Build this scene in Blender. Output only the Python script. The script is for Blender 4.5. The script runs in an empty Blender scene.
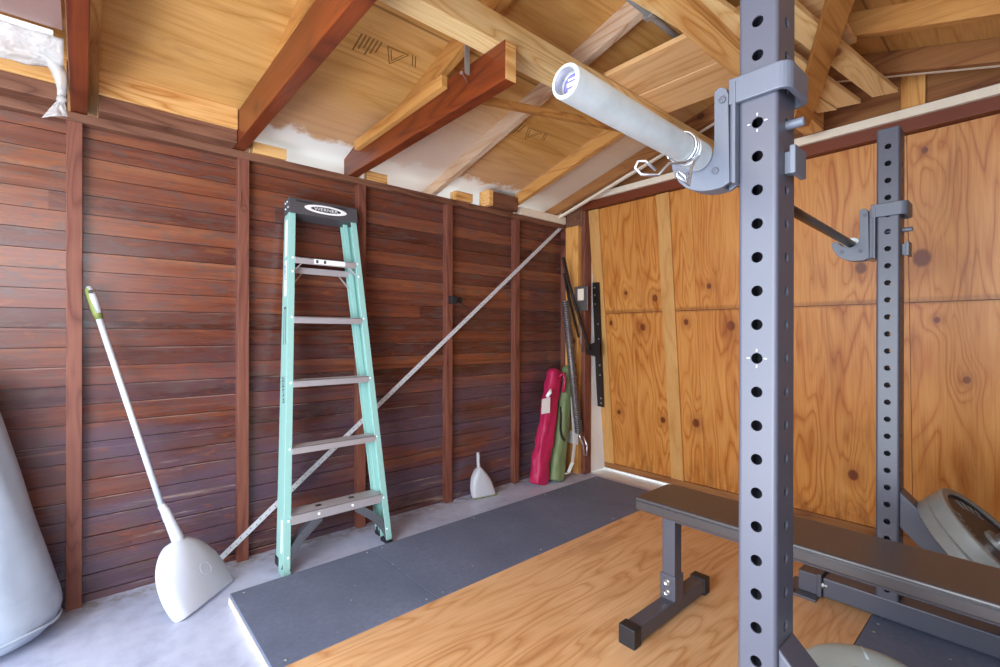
import bpy, bmesh, math, random
from mathutils import Vector, Matrix, noise as mnoise
random.seed(7)
sc = bpy.context.scene
COL = sc.collection
V = Vector

# ------------------------------------------------------------------ colours / materials
def lin(c):
    if isinstance(c, str):
        c = [int(c[i:i+2], 16)/255 for i in (1, 3, 5)]
    return tuple((v/12.92 if v <= .04045 else ((v+.055)/1.055)**2.4) for v in c) + (1.0,)

class NT:
    def __init__(s, name, rough=.5, metal=0.0, spec=.5):
        s.m = bpy.data.materials.new(name); s.m.use_nodes = True
        s.t = s.m.node_tree; s.b = s.t.nodes['Principled BSDF']
        s.b.inputs['Roughness'].default_value = rough
        s.b.inputs['Metallic'].default_value = metal
        s.b.inputs['Specular IOR Level'].default_value = spec
    def n(s, typ, **kw):
        nd = s.t.nodes.new(typ)
        for k, v in kw.items(): setattr(nd, k, v)
        return nd
    def link(s, a, b): s.t.links.new(a, b)
    def put(s, sock, v):
        if isinstance(v, bpy.types.NodeSocket): s.link(v, sock)
        else: sock.default_value = v
    def math(s, op, a, b=0.0, c=0.0):
        nd = s.n('ShaderNodeMath', operation=op)
        s.put(nd.inputs[0], a); s.put(nd.inputs[1], b); s.put(nd.inputs[2], c)
        return nd.outputs[0]
    def obj(s): return s.n('ShaderNodeTexCoord').outputs['Object']
    def sep(s, v):
        nd = s.n('ShaderNodeSeparateXYZ'); s.link(v, nd.inputs[0]); return nd.outputs
    def comb(s, x, y, z=0.0):
        nd = s.n('ShaderNodeCombineXYZ')
        for i, q in enumerate((x, y, z)): s.put(nd.inputs[i], q)
        return nd.outputs[0]
    def noise(s, vec, scale=5, detail=3, rough=.55, dist=0.0):
        nd = s.n('ShaderNodeTexNoise'); s.link(vec, nd.inputs['Vector'])
        nd.inputs['Scale'].default_value = scale; nd.inputs['Detail'].default_value = detail
        nd.inputs['Roughness'].default_value = rough; nd.inputs['Distortion'].default_value = dist
        return nd.outputs['Fac']
    def ramp(s, f, stops):
        nd = s.n('ShaderNodeValToRGB'); s.link(f, nd.inputs[0]); cr = nd.color_ramp
        while len(cr.elements) < len(stops): cr.elements.new(.5)
        for e, (p, c) in zip(cr.elements, stops):
            e.position = p; e.color = c if len(c) == 4 else lin(c)
        return nd.outputs[0]
    def smooth(s, f, a, b):
        nd = s.n('ShaderNodeMapRange', interpolation_type='SMOOTHSTEP')
        s.put(nd.inputs['Value'], f); nd.inputs['From Min'].default_value = a; nd.inputs['From Max'].default_value = b
        return nd.outputs['Result']
    def mix(s, f, a, b, mode='MIX'):
        nd = s.n('ShaderNodeMix', data_type='RGBA', blend_type=mode)
        s.put(nd.inputs[0], f); s.put(nd.inputs[6], a); s.put(nd.inputs[7], b)
        return nd.outputs[2]
    def bump(s, h, strength=.2, dist=.002):
        nd = s.n('ShaderNodeBump'); nd.inputs['Strength'].default_value = strength
        nd.inputs['Distance'].default_value = dist
        s.link(h, nd.inputs['Height']); s.link(nd.outputs[0], s.b.inputs['Normal'])
    def color(s, c): s.put(s.b.inputs['Base Color'], c)

def plain(name, c, rough=.5, metal=0.0, spec=.5, var=.06, scale=30, bump=0.0):
    t = NT(name, rough, metal, spec); c = lin(c)
    f = t.noise(t.obj(), scale, 4)
    t.color(t.mix(t.math('MULTIPLY', f, 1.0), tuple(v*(1-var) for v in c[:3])+(1,), tuple(min(1, v*(1+var)) for v in c[:3])+(1,)))
    if bump: t.bump(f, bump, .001)
    return t.m

def wood(name, dark, mid, light, along='x', across=('y', 'z'), scale=1.0, rings=26, knots=.5, knotc='#4a2412',
         rough=.55, contrast=1.0, stretch=9.0, spec=.35, knotscale=2.2, fibre=.42, extra=None, offs=0.0, knotlist=None):
    """figured wood: contour rings of a stretched noise, fibres and knots; coordinates in metres"""
    t = NT(name, rough, 0, spec)
    o = t.sep(t.obj()); ax = {'x': 0, 'y': 1, 'z': 2}
    L = o[ax[along]]
    A = t.math('ADD', o[ax[across[0]]], offs)
    B = o[ax[across[1]]] if len(across) > 1 else 0.0
    oi = t.n('ShaderNodeObjectInfo').outputs['Random']
    jit = t.math('MULTIPLY', oi, 37.0)
    Lj = t.math('ADD', L, jit)
    vec = t.comb(t.math('MULTIPLY', Lj, 1.0/stretch*5), t.math('MULTIPLY', A, 5.0), t.math('MULTIPLY', B, 5.0) if not isinstance(B, float) else 0.0)
    n = t.noise(vec, 1.15*scale, 2, .45, .25)
    vk = t.n('ShaderNodeTexVoronoi', voronoi_dimensions='2D')
    t.link(t.comb(t.math('MULTIPLY', Lj, .75), A), vk.inputs['Vector'])
    vk.inputs['Scale'].default_value = knotscale
    d = vk.outputs['Distance']
    if knotlist:
        d = None
        for ku, kv, kr in knotlist:
            du = t.math('MULTIPLY', t.math('ADD', A, -ku), 1/kr); dv_ = t.math('MULTIPLY', t.math('ADD', L, -kv), .8/kr)
            q = t.math('SQRT', t.math('ADD', t.math('MULTIPLY', du, du), t.math('MULTIPLY', dv_, dv_)))
            d = q if d is None else t.math('MINIMUM', d, q)
        d = t.math('MULTIPLY', d, .045)
    bumpk = t.smooth(d, .30, 0.0)
    n2 = t.math('ADD', n, t.math('MULTIPLY', bumpk, .22*max(knots, .5 if knotlist else 0)))
    wob = t.noise(t.comb(t.math('MULTIPLY', Lj, 1.6), t.math('MULTIPLY', A, 14.0), B), 1.0, 2)
    n2 = t.math('ADD', n2, t.math('MULTIPLY', wob, .05))
    r = t.math('ABSOLUTE', t.math('SINE', t.math('MULTIPLY', n2, rings*1.6*scale)))
    fade = t.smooth(t.noise(t.comb(t.math('MULTIPLY', Lj, .9), t.math('MULTIPLY', A, 6.0), B), 1.0, 3), .35, .62)
    r = t.math('ADD', t.math('MULTIPLY', t.math('POWER', r, .36), t.math('MULTIPLY_ADD', fade, .65, .3)), t.math('MULTIPLY_ADD', fade, -.62, .52))
    r = t.math('ADD', r, t.math('MULTIPLY', wob, .25))
    fv = t.comb(t.math('MULTIPLY', Lj, 4.0), t.math('MULTIPLY', A, 130.0), t.math('MULTIPLY', B, 130.0) if not isinstance(B, float) else 0.0)
    fb = t.noise(fv, 1.0, 3, .6)
    f = t.math('ADD', t.math('MULTIPLY_ADD', t.math('SUBTRACT', r, .8), .62*contrast, .45), t.math('MULTIPLY', fb, fibre))
    f = t.math('ADD', f, t.math('MULTIPLY', t.noise(t.comb(Lj, A), 1.6, 2), .30))
    c = t.ramp(f, [(.35, dark), (.72, mid), (1.0, light)])
    if knots > 0:
        kc = vk.outputs['Color']
        keep = 1.0 if knotlist else t.math('GREATER_THAN', t.sep(kc)[0], 1.0-knots)
        km = t.math('MULTIPLY', t.smooth(t.math('ADD', d, t.math('MULTIPLY', fb, .012)), .055, .035), keep)
        c = t.mix(km, c, lin(knotc))
        halo = t.math('MULTIPLY', t.math('MULTIPLY', t.smooth(d, .14, .05), keep), .35)
        c = t.mix(halo, c, lin(dark))
    # broad blotches of paler and darker wood
    bl = t.noise(t.comb(t.math('MULTIPLY', Lj, 1.5), t.math('MULTIPLY', A, 9.0), B), 1.0, 4, .6, .8)
    c = t.mix(t.math('MULTIPLY', t.smooth(bl, .52, .72), .38), c, lin(light))
    c = t.mix(t.math('MULTIPLY', t.smooth(bl, .47, .27), .42), c, lin(dark))
    if extra: c = extra(t, c, o)
    t.color(c)
    t.bump(f, .12, .0012)
    return t.m

M = {}
# ------------------------------------------------------------------ mesh helpers
class MB:
    def __init__(s): s.bm = bmesh.new(); s.mi = 0
    def _f(s, vs):
        try:
            f = s.bm.faces.new(vs); f.material_index = s.mi; return f
        except ValueError: return None
    def box(s, a, b):
        x0, y0, z0 = a; x1, y1, z1 = b
        return s.hexa([(x0,y0,z0),(x1,y0,z0),(x1,y1,z0),(x0,y1,z0),(x0,y0,z1),(x1,y0,z1),(x1,y1,z1),(x0,y1,z1)])
    def hexa(s, p):
        v = [s.bm.verts.new(q) for q in p]
        for q in ((0,3,2,1),(4,5,6,7),(0,1,5,4),(1,2,6,5),(2,3,7,6),(3,0,4,7)): s._f([v[i] for i in q])
        return v
    def bar(s, p, q, w, h, up=(0,0,1)):
        """square bar from p to q; w sideways, h along up; p,q on the bar's centre line"""
        p = V(p); q = V(q); d = (q-p).normalized(); up = V(up)
        sd = d.cross(up).normalized(); u = sd.cross(d).normalized()
        c = [(-w/2,-h/2),(w/2,-h/2),(w/2,h/2),(-w/2,h/2)]
        s.hexa([p+sd*a+u*b for a, b in c]+[q+sd*a+u*b for a, b in c])
    def tube(s, path, r, seg=12, cap=True, closed=False):
        path = [V(p) for p in path]; n = len(path); rs = r if isinstance(r, (list, tuple)) else [r]*n
        t0 = (path[1]-path[0]).normalized(); a = V((0,0,1)) if abs(t0.z) < .9 else V((1,0,0))
        u = t0.cross(a).normalized(); rings = []; prev = t0
        for i, p in enumerate(path):
            if closed: t = (path[(i+1) % n]-path[i-1]).normalized()
            else: t = (path[min(i+1, n-1)]-path[max(i-1, 0)]).normalized()
            q = prev.rotation_difference(t); u = (q @ u); u = (u-t*u.dot(t)).normalized(); prev = t
            w = t.cross(u)
            rings.append([s.bm.verts.new(p+(u*math.cos(k*2*math.pi/seg)+w*math.sin(k*2*math.pi/seg))*rs[i]) for k in range(seg)])
        m = n if closed else n-1
        for i in range(m):
            A, B = rings[i], rings[(i+1) % n]
            for k in range(seg): s._f([A[k], A[(k+1) % seg], B[(k+1) % seg], B[k]])
        if cap and not closed: s._f(rings[0][::-1]); s._f(rings[-1])
        return rings
    def lathe(s, prof, origin, axis, seg=40, cap=True):
        """prof: [(distance along axis, radius)]"""
        axis = V(axis).normalized(); a = V((0,0,1)) if abs(axis.z) < .9 else V((1,0,0))
        u = axis.cross(a).normalized(); w = axis.cross(u); o = V(origin); rings = []
        for h, r in prof:
            if r < 1e-6: rings.append([s.bm.verts.new(o+axis*h)])
            else: rings.append([s.bm.verts.new(o+axis*h+(u*math.cos(k*2*math.pi/seg)+w*math.sin(k*2*math.pi/seg))*r) for k in range(seg)])
        for A, B in zip(rings, rings[1:]):
            for k in range(seg):
                k2 = (k+1) % seg
                if len(A) == 1 and len(B) == 1: continue
                if len(A) == 1: s._f([A[0], B[k2], B[k]])
                elif len(B) == 1: s._f([A[k], A[k2], B[0]])
                else: s._f([A[k], A[k2], B[k2], B[k]])
        if cap:
            if len(rings[0]) > 1: s._f(rings[0][::-1])
            if len(rings[-1]) > 1: s._f(rings[-1])
    def prism(s, poly, f0, f1):
        """poly 2-D points, f0/f1 map (u,v) to 3-D for either face"""
        A = [s.bm.verts.new(f0(*p)) for p in poly]; B = [s.bm.verts.new(f1(*p)) for p in poly]
        s._f(A[::-1]); s._f(B)
        n = len(poly)
        for i in range(n): s._f([A[i], A[(i+1) % n], B[(i+1) % n], B[i]])
    def grid(s, pts, thick=None):
        """pts[i][j] surface; optional solid thickness vector fn"""
        R = [[s.bm.verts.new(p) for p in row] for row in pts]
        for i in range(len(R)-1):
            for j in range(len(R[0])-1): s._f([R[i][j], R[i+1][j], R[i+1][j+1], R[i][j+1]])
        return R
    def build(s, name, mat, parent=None, base=None, smooth=False, bevel=0.0, seg=2, solid=0.0, sub=0, autosm=None):
        bmesh.ops.remove_doubles(s.bm, verts=s.bm.verts, dist=1e-6)
        bmesh.ops.recalc_face_normals(s.bm, faces=s.bm.faces)
        off = V(base) if base is not None else (abs_base(parent) if parent else V((0,0,0)))
        me = bpy.data.meshes.new(name)
        bmesh.ops.translate(s.bm, verts=s.bm.verts, vec=-off)
        s.bm.to_mesh(me); s.bm.free()
        for mm in (mat if isinstance(mat, (list, tuple)) else [mat]): me.materials.append(mm)
        o = bpy.data.objects.new(name, me); COL.objects.link(o)
        if parent: o.parent = parent
        else: o.location = off
        if smooth:
            for p in me.polygons: p.use_smooth = True
        if autosm:
            for p in me.polygons: p.use_smooth = True
            me.set_sharp_from_angle(angle=math.radians(autosm))
        if solid:
            md = o.modifiers.new('Solidify', 'SOLIDIFY'); md.thickness = solid; md.offset = 0
        if bevel:
            md = o.modifiers.new('Bevel', 'BEVEL'); md.width = bevel; md.segments = seg; md.limit_method = 'ANGLE'; md.angle_limit = math.radians(40)
        if sub:
            md = o.modifiers.new('Subdivision', 'SUBSURF'); md.levels = sub; md.render_levels = sub
        return o

BASE = {}
def abs_base(o):
    b = V((0,0,0))
    while o is not None:
        b = b + V(o.location); o = o.parent
    return b
def tag(o, label=None, cat=None, group=None, kind=None):
    if label: o['label'] = label
    if cat: o['category'] = cat
    if group: o['group'] = group
    if kind: o['kind'] = kind
    return o
def thing(name, label, cat, loc=(0,0,0), group=None):
    o = bpy.data.objects.new(name, None); COL.objects.link(o); o.location = loc; o.empty_display_size = .05
    return tag(o, label, cat, group)
def text_mesh(body, name, mat, parent, origin, ux, uy, size, width=None, lift=.0006, extrude=.0002):
    cu = bpy.data.curves.new('text', 'FONT'); cu.body = body; cu.size = 1; cu.align_x = 'CENTER'; cu.align_y = 'CENTER'
    cu.extrude = 0
    to = bpy.data.objects.new('text_tmp', cu); COL.objects.link(to)
    bpy.context.view_layer.update()
    me = bpy.data.meshes.new_from_object(to.evaluated_get(bpy.context.evaluated_depsgraph_get()))
    bpy.data.objects.remove(to)
    xs = [v.co.x for v in me.vertices]; ys = [v.co.y for v in me.vertices]
    w = max(xs)-min(xs); h = max(ys)-min(ys); cx = (max(xs)+min(xs))/2; cy = (max(ys)+min(ys))/2
    sx = (width/w) if width else size/h; sy = size/h
    ux = V(ux).normalized(); uy = V(uy).normalized(); nz = ux.cross(uy)
    off = abs_base(parent) if parent else V((0,0,0))
    for v in me.vertices:
        v.co = V(origin)+ux*((v.co.x-cx)*sx)+uy*((v.co.y-cy)*sy)+nz*lift-off
    me.materials.clear(); me.materials.append(mat)
    o = bpy.data.objects.new(name, me); COL.objects.link(o); o.parent = parent
    return o

# ------------------------------------------------------------------ materials
def mk_siding():
    t = NT('siding_wood', .34, 0, .55); o = t.sep(t.obj())
    bz = t.math('DIVIDE', t.math('ADD', o[2], -.03), .0785)
    bi = t.math('FLOOR', bz); fr = t.math('FRACT', bz)
    wn = t.n('ShaderNodeTexWhiteNoise', noise_dimensions='2D')
    wn0 = t.n('ShaderNodeTexWhiteNoise', noise_dimensions='1D'); t.link(bi, wn0.inputs['W'])
    seg = t.math('FLOOR', t.math('MULTIPLY_ADD', o[0], .22, t.math('MULTIPLY', wn0.outputs[0], 9.0)))
    t.link(t.comb(bi, seg), wn.inputs['Vector'])
    rnd = wn.outputs['Value']
    sx = t.math('MULTIPLY', o[0], .7)
    g = t.noise(t.comb(t.math('ADD', sx, t.math('MULTIPLY', rnd, 40.0)), t.math('MULTIPLY', o[2], 14.0)), 1.6, 4, .6, .4)
    fb = t.noise(t.comb(t.math('MULTIPLY', o[0], 3.0), t.math('MULTIPLY', o[2], 190.0), rnd), 1.0, 3, .65)
    f = t.math('ADD', t.math('MULTIPLY', g, .55), t.math('MULTIPLY', fb, .28))
    f = t.math('ADD', f, t.math('MULTIPLY_ADD', rnd, .34, -.04))
    c = t.ramp(f, [(.26, '#351b15'), (.5, '#5c2e21'), (.68, '#774029'), (.94, '#96623e')])
    # sky reflection painted as purplish patches low on the wall, with long pale streaks where the finish has gone
    low = t.smooth(o[2], 1.15, .45)
    pn = t.noise(t.comb(t.math('MULTIPLY', o[0], 1.3), t.math('MULTIPLY', o[2], 5.0), 3.7), 1.0, 3)
    c = t.mix(t.math('MULTIPLY', t.math('MULTIPLY_ADD', low, .95, .12), t.smooth(pn, .35, .62)), c, lin('#54414f'))
    sn = t.noise(t.comb(t.math('MULTIPLY', o[0], 1.5), t.math('MULTIPLY', o[2], 26.0), 8.1), 1.0, 4, .7, .6)
    c = t.mix(t.math('MULTIPLY', t.math('MULTIPLY', t.smooth(sn, .58, .70), t.smooth(o[2], .85, .25)), .8), c, lin('#ab9488'))
    gr = t.smooth(t.math('ABSOLUTE', t.math('SUBTRACT', fr, .5)), .478, .496)
    mo = t.noise(t.comb(t.math('MULTIPLY', o[0], 6.0), t.math('MULTIPLY', o[2], 22.0), rnd), 1.4, 4, .65, 1.0)
    c = t.mix(t.math('MULTIPLY', t.smooth(mo, .46, .66), .7), c, lin('#57443f'))
    c = t.mix(t.math('MULTIPLY', t.smooth(mo, .44, .28), .55), c, lin('#84502f'))
    c = t.mix(t.math('MULTIPLY', gr, t.math('MULTIPLY_ADD', t.noise(t.comb(t.math('MULTIPLY', o[0], 2.0), bi), 1.7, 2), .9, .0)), c, lin('#2a1714'))
    pe = t.math('MULTIPLY', t.smooth(fr, .90, .955), t.smooth(fr, .985, .96))
    pn2 = t.noise(t.comb(t.math('MULTIPLY', o[0], 2.2), bi, 5.0), 1.3, 4, .65)
    c = t.mix(t.math('MULTIPLY', t.math('MULTIPLY', pe, t.smooth(pn2, .48, .66)), t.math('MULTIPLY_ADD', t.smooth(o[2], 1.7, .4), .6, .12)), c, lin('#a3897c'))
    t.color(c)
    t.put(t.b.inputs['Roughness'], t.math('MULTIPLY_ADD', g, .32, .12))
    t.bump(t.math('ADD', f, t.math('MULTIPLY', gr, -.6)), .25, .002)
    return t.m
M['siding'] = mk_siding()
M['redwood'] = wood('aged_redwood', '#4a241b', '#693a2e', '#7f4e3e', 'z', ('x', 'y'), knots=.3, rings=30, knotc='#3a1a12', rough=.5)
M['redwood_x'] = wood('aged_redwood_plate', '#43241a', '#66402f', '#7d5440', 'x', ('z', 'y'), knots=.2, rings=22, rough=.55)
M['joist'] = wood('dark_stained_joist', '#34120a', '#5c2511', '#803a18', 'y', ('z', 'x'), knots=.1, rings=18, rough=.33, spec=.5, contrast=.6)
M['fir_y'] = wood('rafter_fir', '#8a5526', '#b67c3f', '#cf9a58', 'y', ('x', 'z'), knots=.45, rings=20, rough=.6, knotscale=1.6)
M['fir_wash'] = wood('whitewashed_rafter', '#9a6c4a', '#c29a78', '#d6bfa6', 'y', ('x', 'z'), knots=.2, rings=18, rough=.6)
M['fir_x'] = wood('fir_lumber_lengthwise', '#b98a50', '#e0b676', '#efd29b', 'x', ('y', 'z'), knots=.3, rings=34, rough=.6, knotscale=1.3, knotc='#8a5326')
M['fir_x2'] = wood('orange_fir_lumber', '#98602c', '#c98d4a', '#e6b878', 'x', ('y', 'z'), knots=.35, rings=34, rough=.6, knotscale=1.3, knotc='#7a4420')
M['fir_z'] = wood('upright_fir', '#a4652c', '#c98842', '#dfa661', 'z', ('y', 'x'), knots=.4, rings=20, rough=.6)
M['cedar_y'] = wood('cedar_boards', '#b07a48', '#d9a66c', '#eac794', 'y', ('x', 'z'), knots=.15, rings=14, rough=.6, contrast=.7)
M['brown_x'] = wood('brown_lumber', '#6a3a18', '#96602c', '#b47c40', 'x', ('y', 'z'), knots=.2, rings=18, rough=.6)
M['gable'] = wood('gable_boards', '#5c3018', '#85522c', '#9c6a3c', 'y', ('z', 'x'), knots=.1, rings=16, rough=.6)
def eave_light_and_wash(t, c, o):
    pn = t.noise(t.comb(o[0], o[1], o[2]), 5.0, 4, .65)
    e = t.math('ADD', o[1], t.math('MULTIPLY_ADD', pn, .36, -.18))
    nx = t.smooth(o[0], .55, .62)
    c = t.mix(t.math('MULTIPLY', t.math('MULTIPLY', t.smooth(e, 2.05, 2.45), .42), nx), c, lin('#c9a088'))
    c = t.mix(t.math('MULTIPLY', t.smooth(e, 2.46, 2.53), nx), c, lin('#e6e2da'))  # daylight through the open eave, put into the colour as white
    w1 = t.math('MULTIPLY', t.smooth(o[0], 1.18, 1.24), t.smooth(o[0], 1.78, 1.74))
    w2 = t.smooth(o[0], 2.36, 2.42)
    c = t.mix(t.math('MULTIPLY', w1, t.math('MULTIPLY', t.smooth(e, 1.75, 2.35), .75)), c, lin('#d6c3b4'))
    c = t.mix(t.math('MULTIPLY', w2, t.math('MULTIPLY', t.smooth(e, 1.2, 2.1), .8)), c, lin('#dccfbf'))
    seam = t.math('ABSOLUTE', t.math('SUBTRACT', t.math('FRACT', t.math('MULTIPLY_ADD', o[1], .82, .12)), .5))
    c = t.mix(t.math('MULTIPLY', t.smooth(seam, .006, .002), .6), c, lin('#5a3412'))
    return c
M['sheathing'] = wood('roof_plywood', '#955e28', '#c08c48', '#d8a867', 'x', ('y',), knots=.18, rings=16, rough=.65, contrast=.55, knotscale=1.3, extra=eave_light_and_wash, stretch=12)
KNOTS = [(0.97, 1.404, 0.016), (0.731, 1.353, 0.024), (1.123, 1.179, 0.018), (0.842, 1.145, 0.026), (0.506, 1.177, 0.02), (0.206, 1.147, 0.03), (0.336, 1.41, 0.018), (1.099, 0.475, 0.018), (0.721, 0.464, 0.022), (0.471, 0.478, 0.028), (-0.719, 1.47, 0.04), (-0.476, 1.446, 0.028), (-0.418, 0.315, 0.028), (-0.77, 1.166, 0.014), (-0.873, 0.88, 0.016), (-0.735, 1.979, 0.014)]
def door_stain(t, c, o):
    n = t.noise(t.comb(t.math('MULTIPLY', o[1], 3.0), t.math('MULTIPLY', o[2], 14.0)), 1.5, 4, .65)
    band = t.smooth(t.math('ABSOLUTE', t.math('SUBTRACT', o[2], 1.262)), .026, .006)
    c = t.mix(t.math('MULTIPLY', band, t.math('MULTIPLY', n, .9)), c, lin('#7a4520'))
    low = t.smooth(o[2], .30, .03)
    n2 = t.noise(t.comb(t.math('MULTIPLY', o[1], 9.0), t.math('MULTIPLY', o[2], 3.0)), 1.5, 4, .65)
    c = t.mix(t.math('MULTIPLY', low, t.math('MULTIPLY', t.smooth(n2, .42, .65), .6)), c, lin('#7a4018'))
    return c
M['door_ply'] = wood('door_plywood', '#8a4414', '#b56d2c', '#cd8f4a', 'z', ('y',), knots=.42, knotlist=KNOTS, extra=door_stain, rings=26, rough=.42, knotscale=2.3, knotc='#5a2810', contrast=.85, stretch=7)
M['door_batten'] = wood('door_batten_fir', '#a8743c', '#c08a4c', '#cc9c60', 'z', ('y', 'x'), knots=.3, rings=16, rough=.5, contrast=.6)
M['plat_ply'] = wood('platform_plywood', '#ac764a', '#cf9a68', '#e4ba8c', 'x', ('y',), knots=0, rings=26, rough=.42, contrast=.8, knotscale=1.5, stretch=6)
M['header'] = plain('dark_red_header', '#6e3117', .5)
M['pale'] = plain('pale_fresh_wood', '#e6d8c2', .6)
M['white_paint'] = plain('white_paint', '#e9e8e6', .5)

def mk_concrete():
    t = NT('painted_concrete', .42, 0, .5); o = t.obj()
    n1 = t.noise(o, 2.2, 5, .6); n2 = t.noise(o, 14, 5, .65); 
    f = t.math('ADD', t.math('MULTIPLY', n1, .6), t.math('MULTIPLY', n2, .4))
    c = t.ramp(f, [(.30, '#939ab4'), (.5, '#b9c1da'), (.7, '#ced5ea')])
    sp = t.smooth(t.noise(o, 7, 6, .75, .8), .66, .74)
    c = t.mix(t.math('MULTIPLY', sp, .6), c, lin('#8b8a94'))
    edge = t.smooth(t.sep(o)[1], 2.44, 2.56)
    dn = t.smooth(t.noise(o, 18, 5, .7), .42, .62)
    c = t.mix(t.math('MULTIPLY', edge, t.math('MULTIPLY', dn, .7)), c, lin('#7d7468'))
    t.color(c); t.bump(n2, .15, .002)
    return t.m
M['concrete'] = mk_concrete()
def mk_rubber():
    t = NT('black_rubber_mat', .62, 0, .4); o = t.obj()
    n1 = t.noise(o, 3, 4, .6); n2 = t.noise(o, 60, 3, .7)
    f = t.math('ADD', t.math('MULTIPLY', n1, .6), t.math('MULTIPLY', n2, .4))
    c = t.ramp(f, [(.3, '#586176'), (.55, '#687188'), (.75, '#7b849b')])
    v = t.n('ShaderNodeTexVoronoi'); v.inputs['Scale'].default_value = 9; t.link(o, v.inputs['Vector'])
    c = t.mix(t.math('MULTIPLY', t.smooth(v.outputs['Distance'], .05, .02), .8), c, lin('#b5b9c2'))
    t.color(c); t.bump(n2, .3, .001); return t.m
M['rubber'] = mk_rubber()
M['steel_paint'] = plain('grey_powder_coat', '#50515d', .38, .0, .5, .05, 300, .06)
M['steel_dark'] = plain('dark_powder_coat', '#4e4e58', .4, .0, .5, .05, 300, .06)
M['hook_paint'] = plain('light_grey_hook_coat', '#5e636f', .4, 0, .5, .04, 200, .04)
M['chrome'] = plain('bright_zinc', '#c9ccd2', .28, .9, .5, .05, 40)
M['sleeve'] = plain('matte_chrome_sleeve', '#c2c8c8', .48, .4, .5, .22, 26)
M['shaft'] = plain('black_steel_shaft', '#3b302c', .35, .6, .5, .15, 60)
M['bolt'] = plain('zinc_bolt', '#b7b8ba', .35, .8)
M['vinyl'] = plain('black_vinyl', '#443e3e', .3, 0, .45, .08, 90, .12)
M['vinyl_edge'] = plain('black_vinyl_side', '#4a4c52', .34, 0, .5, .05, 90)
M['dark'] = plain('black_plastic', '#202024', .5)
M['cap'] = plain('charcoal_plastic_cap', '#4c4a4e', .5, 0, .4, .08, 60)
M['aqua'] = plain('aqua_fibreglass', '#92bfb8', .4, 0, .45, .05, 60)
M['alu'] = plain('aluminium_tread', '#c8c4c8', .38, .55, .5, .08, 80)
M['alu_dark'] = plain('grey_steel_brace', '#6e727a', .4, .5)
M['label_w'] = plain('white_label', '#efefef', .45)
M['label_k'] = plain('black_print', '#26262a', .5)
M['label_b'] = plain('blue_print', '#4c62a8', .5)
M['white_pl'] = plain('white_plastic', '#c6cddb', .34, 0, .5, .03, 20)
M['grey_pl'] = plain('grey_plastic', '#b4b4bb', .4, 0, .5, .03, 20)
M['green_pl'] = plain('lime_plastic', '#747f40', .45)
M['pink'] = plain('magenta_nylon', '#b32050', .5, 0, .4, .2, 25, .25)
M['green'] = plain('sage_nylon', '#76875e', .55, 0, .4, .15, 25, .25)
M['webbing'] = plain('white_webbing', '#dcdbd8', .7)
M['blackweb'] = plain('black_webbing', '#29282a', .7)
M['iron'] = plain('black_iron', '#332b28', .4, .5, .5, .3, 40)
M['spring'] = plain('old_spring_steel', '#7d7676', .4, .7, .5, .2, 60)
M['plate'] = plain('grey_cast_iron', '#8d908e', .42, .25, .5, .12, 60, .1)
M['plate_face'] = plain('dark_cast_iron_face', '#57504c', .45, .25, .5, .2, 30, .15)
def mk_bag():
    t = NT('grey_canvas', .55, 0, .35); o = t.obj()
    n1 = t.noise(o, 5, 4, .6, 1.0)
    t.color(t.ramp(n1, [(.3, '#929cac'), (.7, '#a6b0be')])); t.bump(t.noise(o, 5, 2, .5, .6), .16, .03); return t.m
M['bag'] = mk_bag()
def mk_film(name, c, alpha, rough):
    t = NT(name, rough, 0, .6); t.color(lin(c)); t.b.inputs['Alpha'].default_value = alpha
    n = t.noise(t.obj(), 22, 4, .6, 1.5); t.bump(n, .8, .01); return t.m
M['film'] = mk_film('clear_plastic_film', '#c2c0be', .58, .22)
def mk_tub():
    t = NT('translucent_plastic', .32, 0, .5); t.color(lin('#b9d2da')); t.b.inputs['Alpha'].default_value = .9
    t.bump(t.noise(t.obj(), 14, 4, .6, 1.0), .35, .006); return t.m
M['tub'] = mk_tub()
M['galv'] = plain('galvanised_steel', '#a9adae', .45, .6, .5, .12, 20)
M['strap'] = plain('pale_galvanised_strap', '#c8cbd0', .45, .1)
M['sticker'] = plain('violet_sticker', '#57507c', .4)
M['apron'] = plain('pale_driveway', '#dcdbd6', .7)
M['rearwall'] = plain('white_plaster', '#c9b8a4', .7)
M['old_panel'] = plain('dull_brown_panel', '#8a6a62', .35)
M['stamp'] = plain('stamp_ink', '#7a5526', .7)

# ------------------------------------------------------------------ setting
XF = 3.0; YL = 2.60; YR = -.62; XB = -1.25
RIDGE = .97; ZS0 = 2.13; YS0 = 2.53; SL = .28
def zs(y):                                   # underside of the roof plywood
    return ZS0 + SL*(YS0-y) if y >= RIDGE else ZS0 + SL*(YS0-(2*RIDGE-y))

b = MB(); b.box((XB-.2, YR-.2, -.12), (XF+.05, YL+.12, 0))
tag(b.build('floor', M['concrete']), 'painted pale grey concrete floor', kind='structure')
b = MB(); b.box((XF+.05, -6, -.14), (9, 8, -.012)); b.box((-9, -6, -.14), (XB-.2, 8, -.012)); b.box((XB-.2, YL+.12, -.14), (XF+.05, 8, -.012)); b.box((XB-.2, -6, -.14), (XF+.05, YR-.2, -.012))
tag(b.build('ground', M['apron']), 'pale concrete driveway outside', kind='structure')

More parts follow.
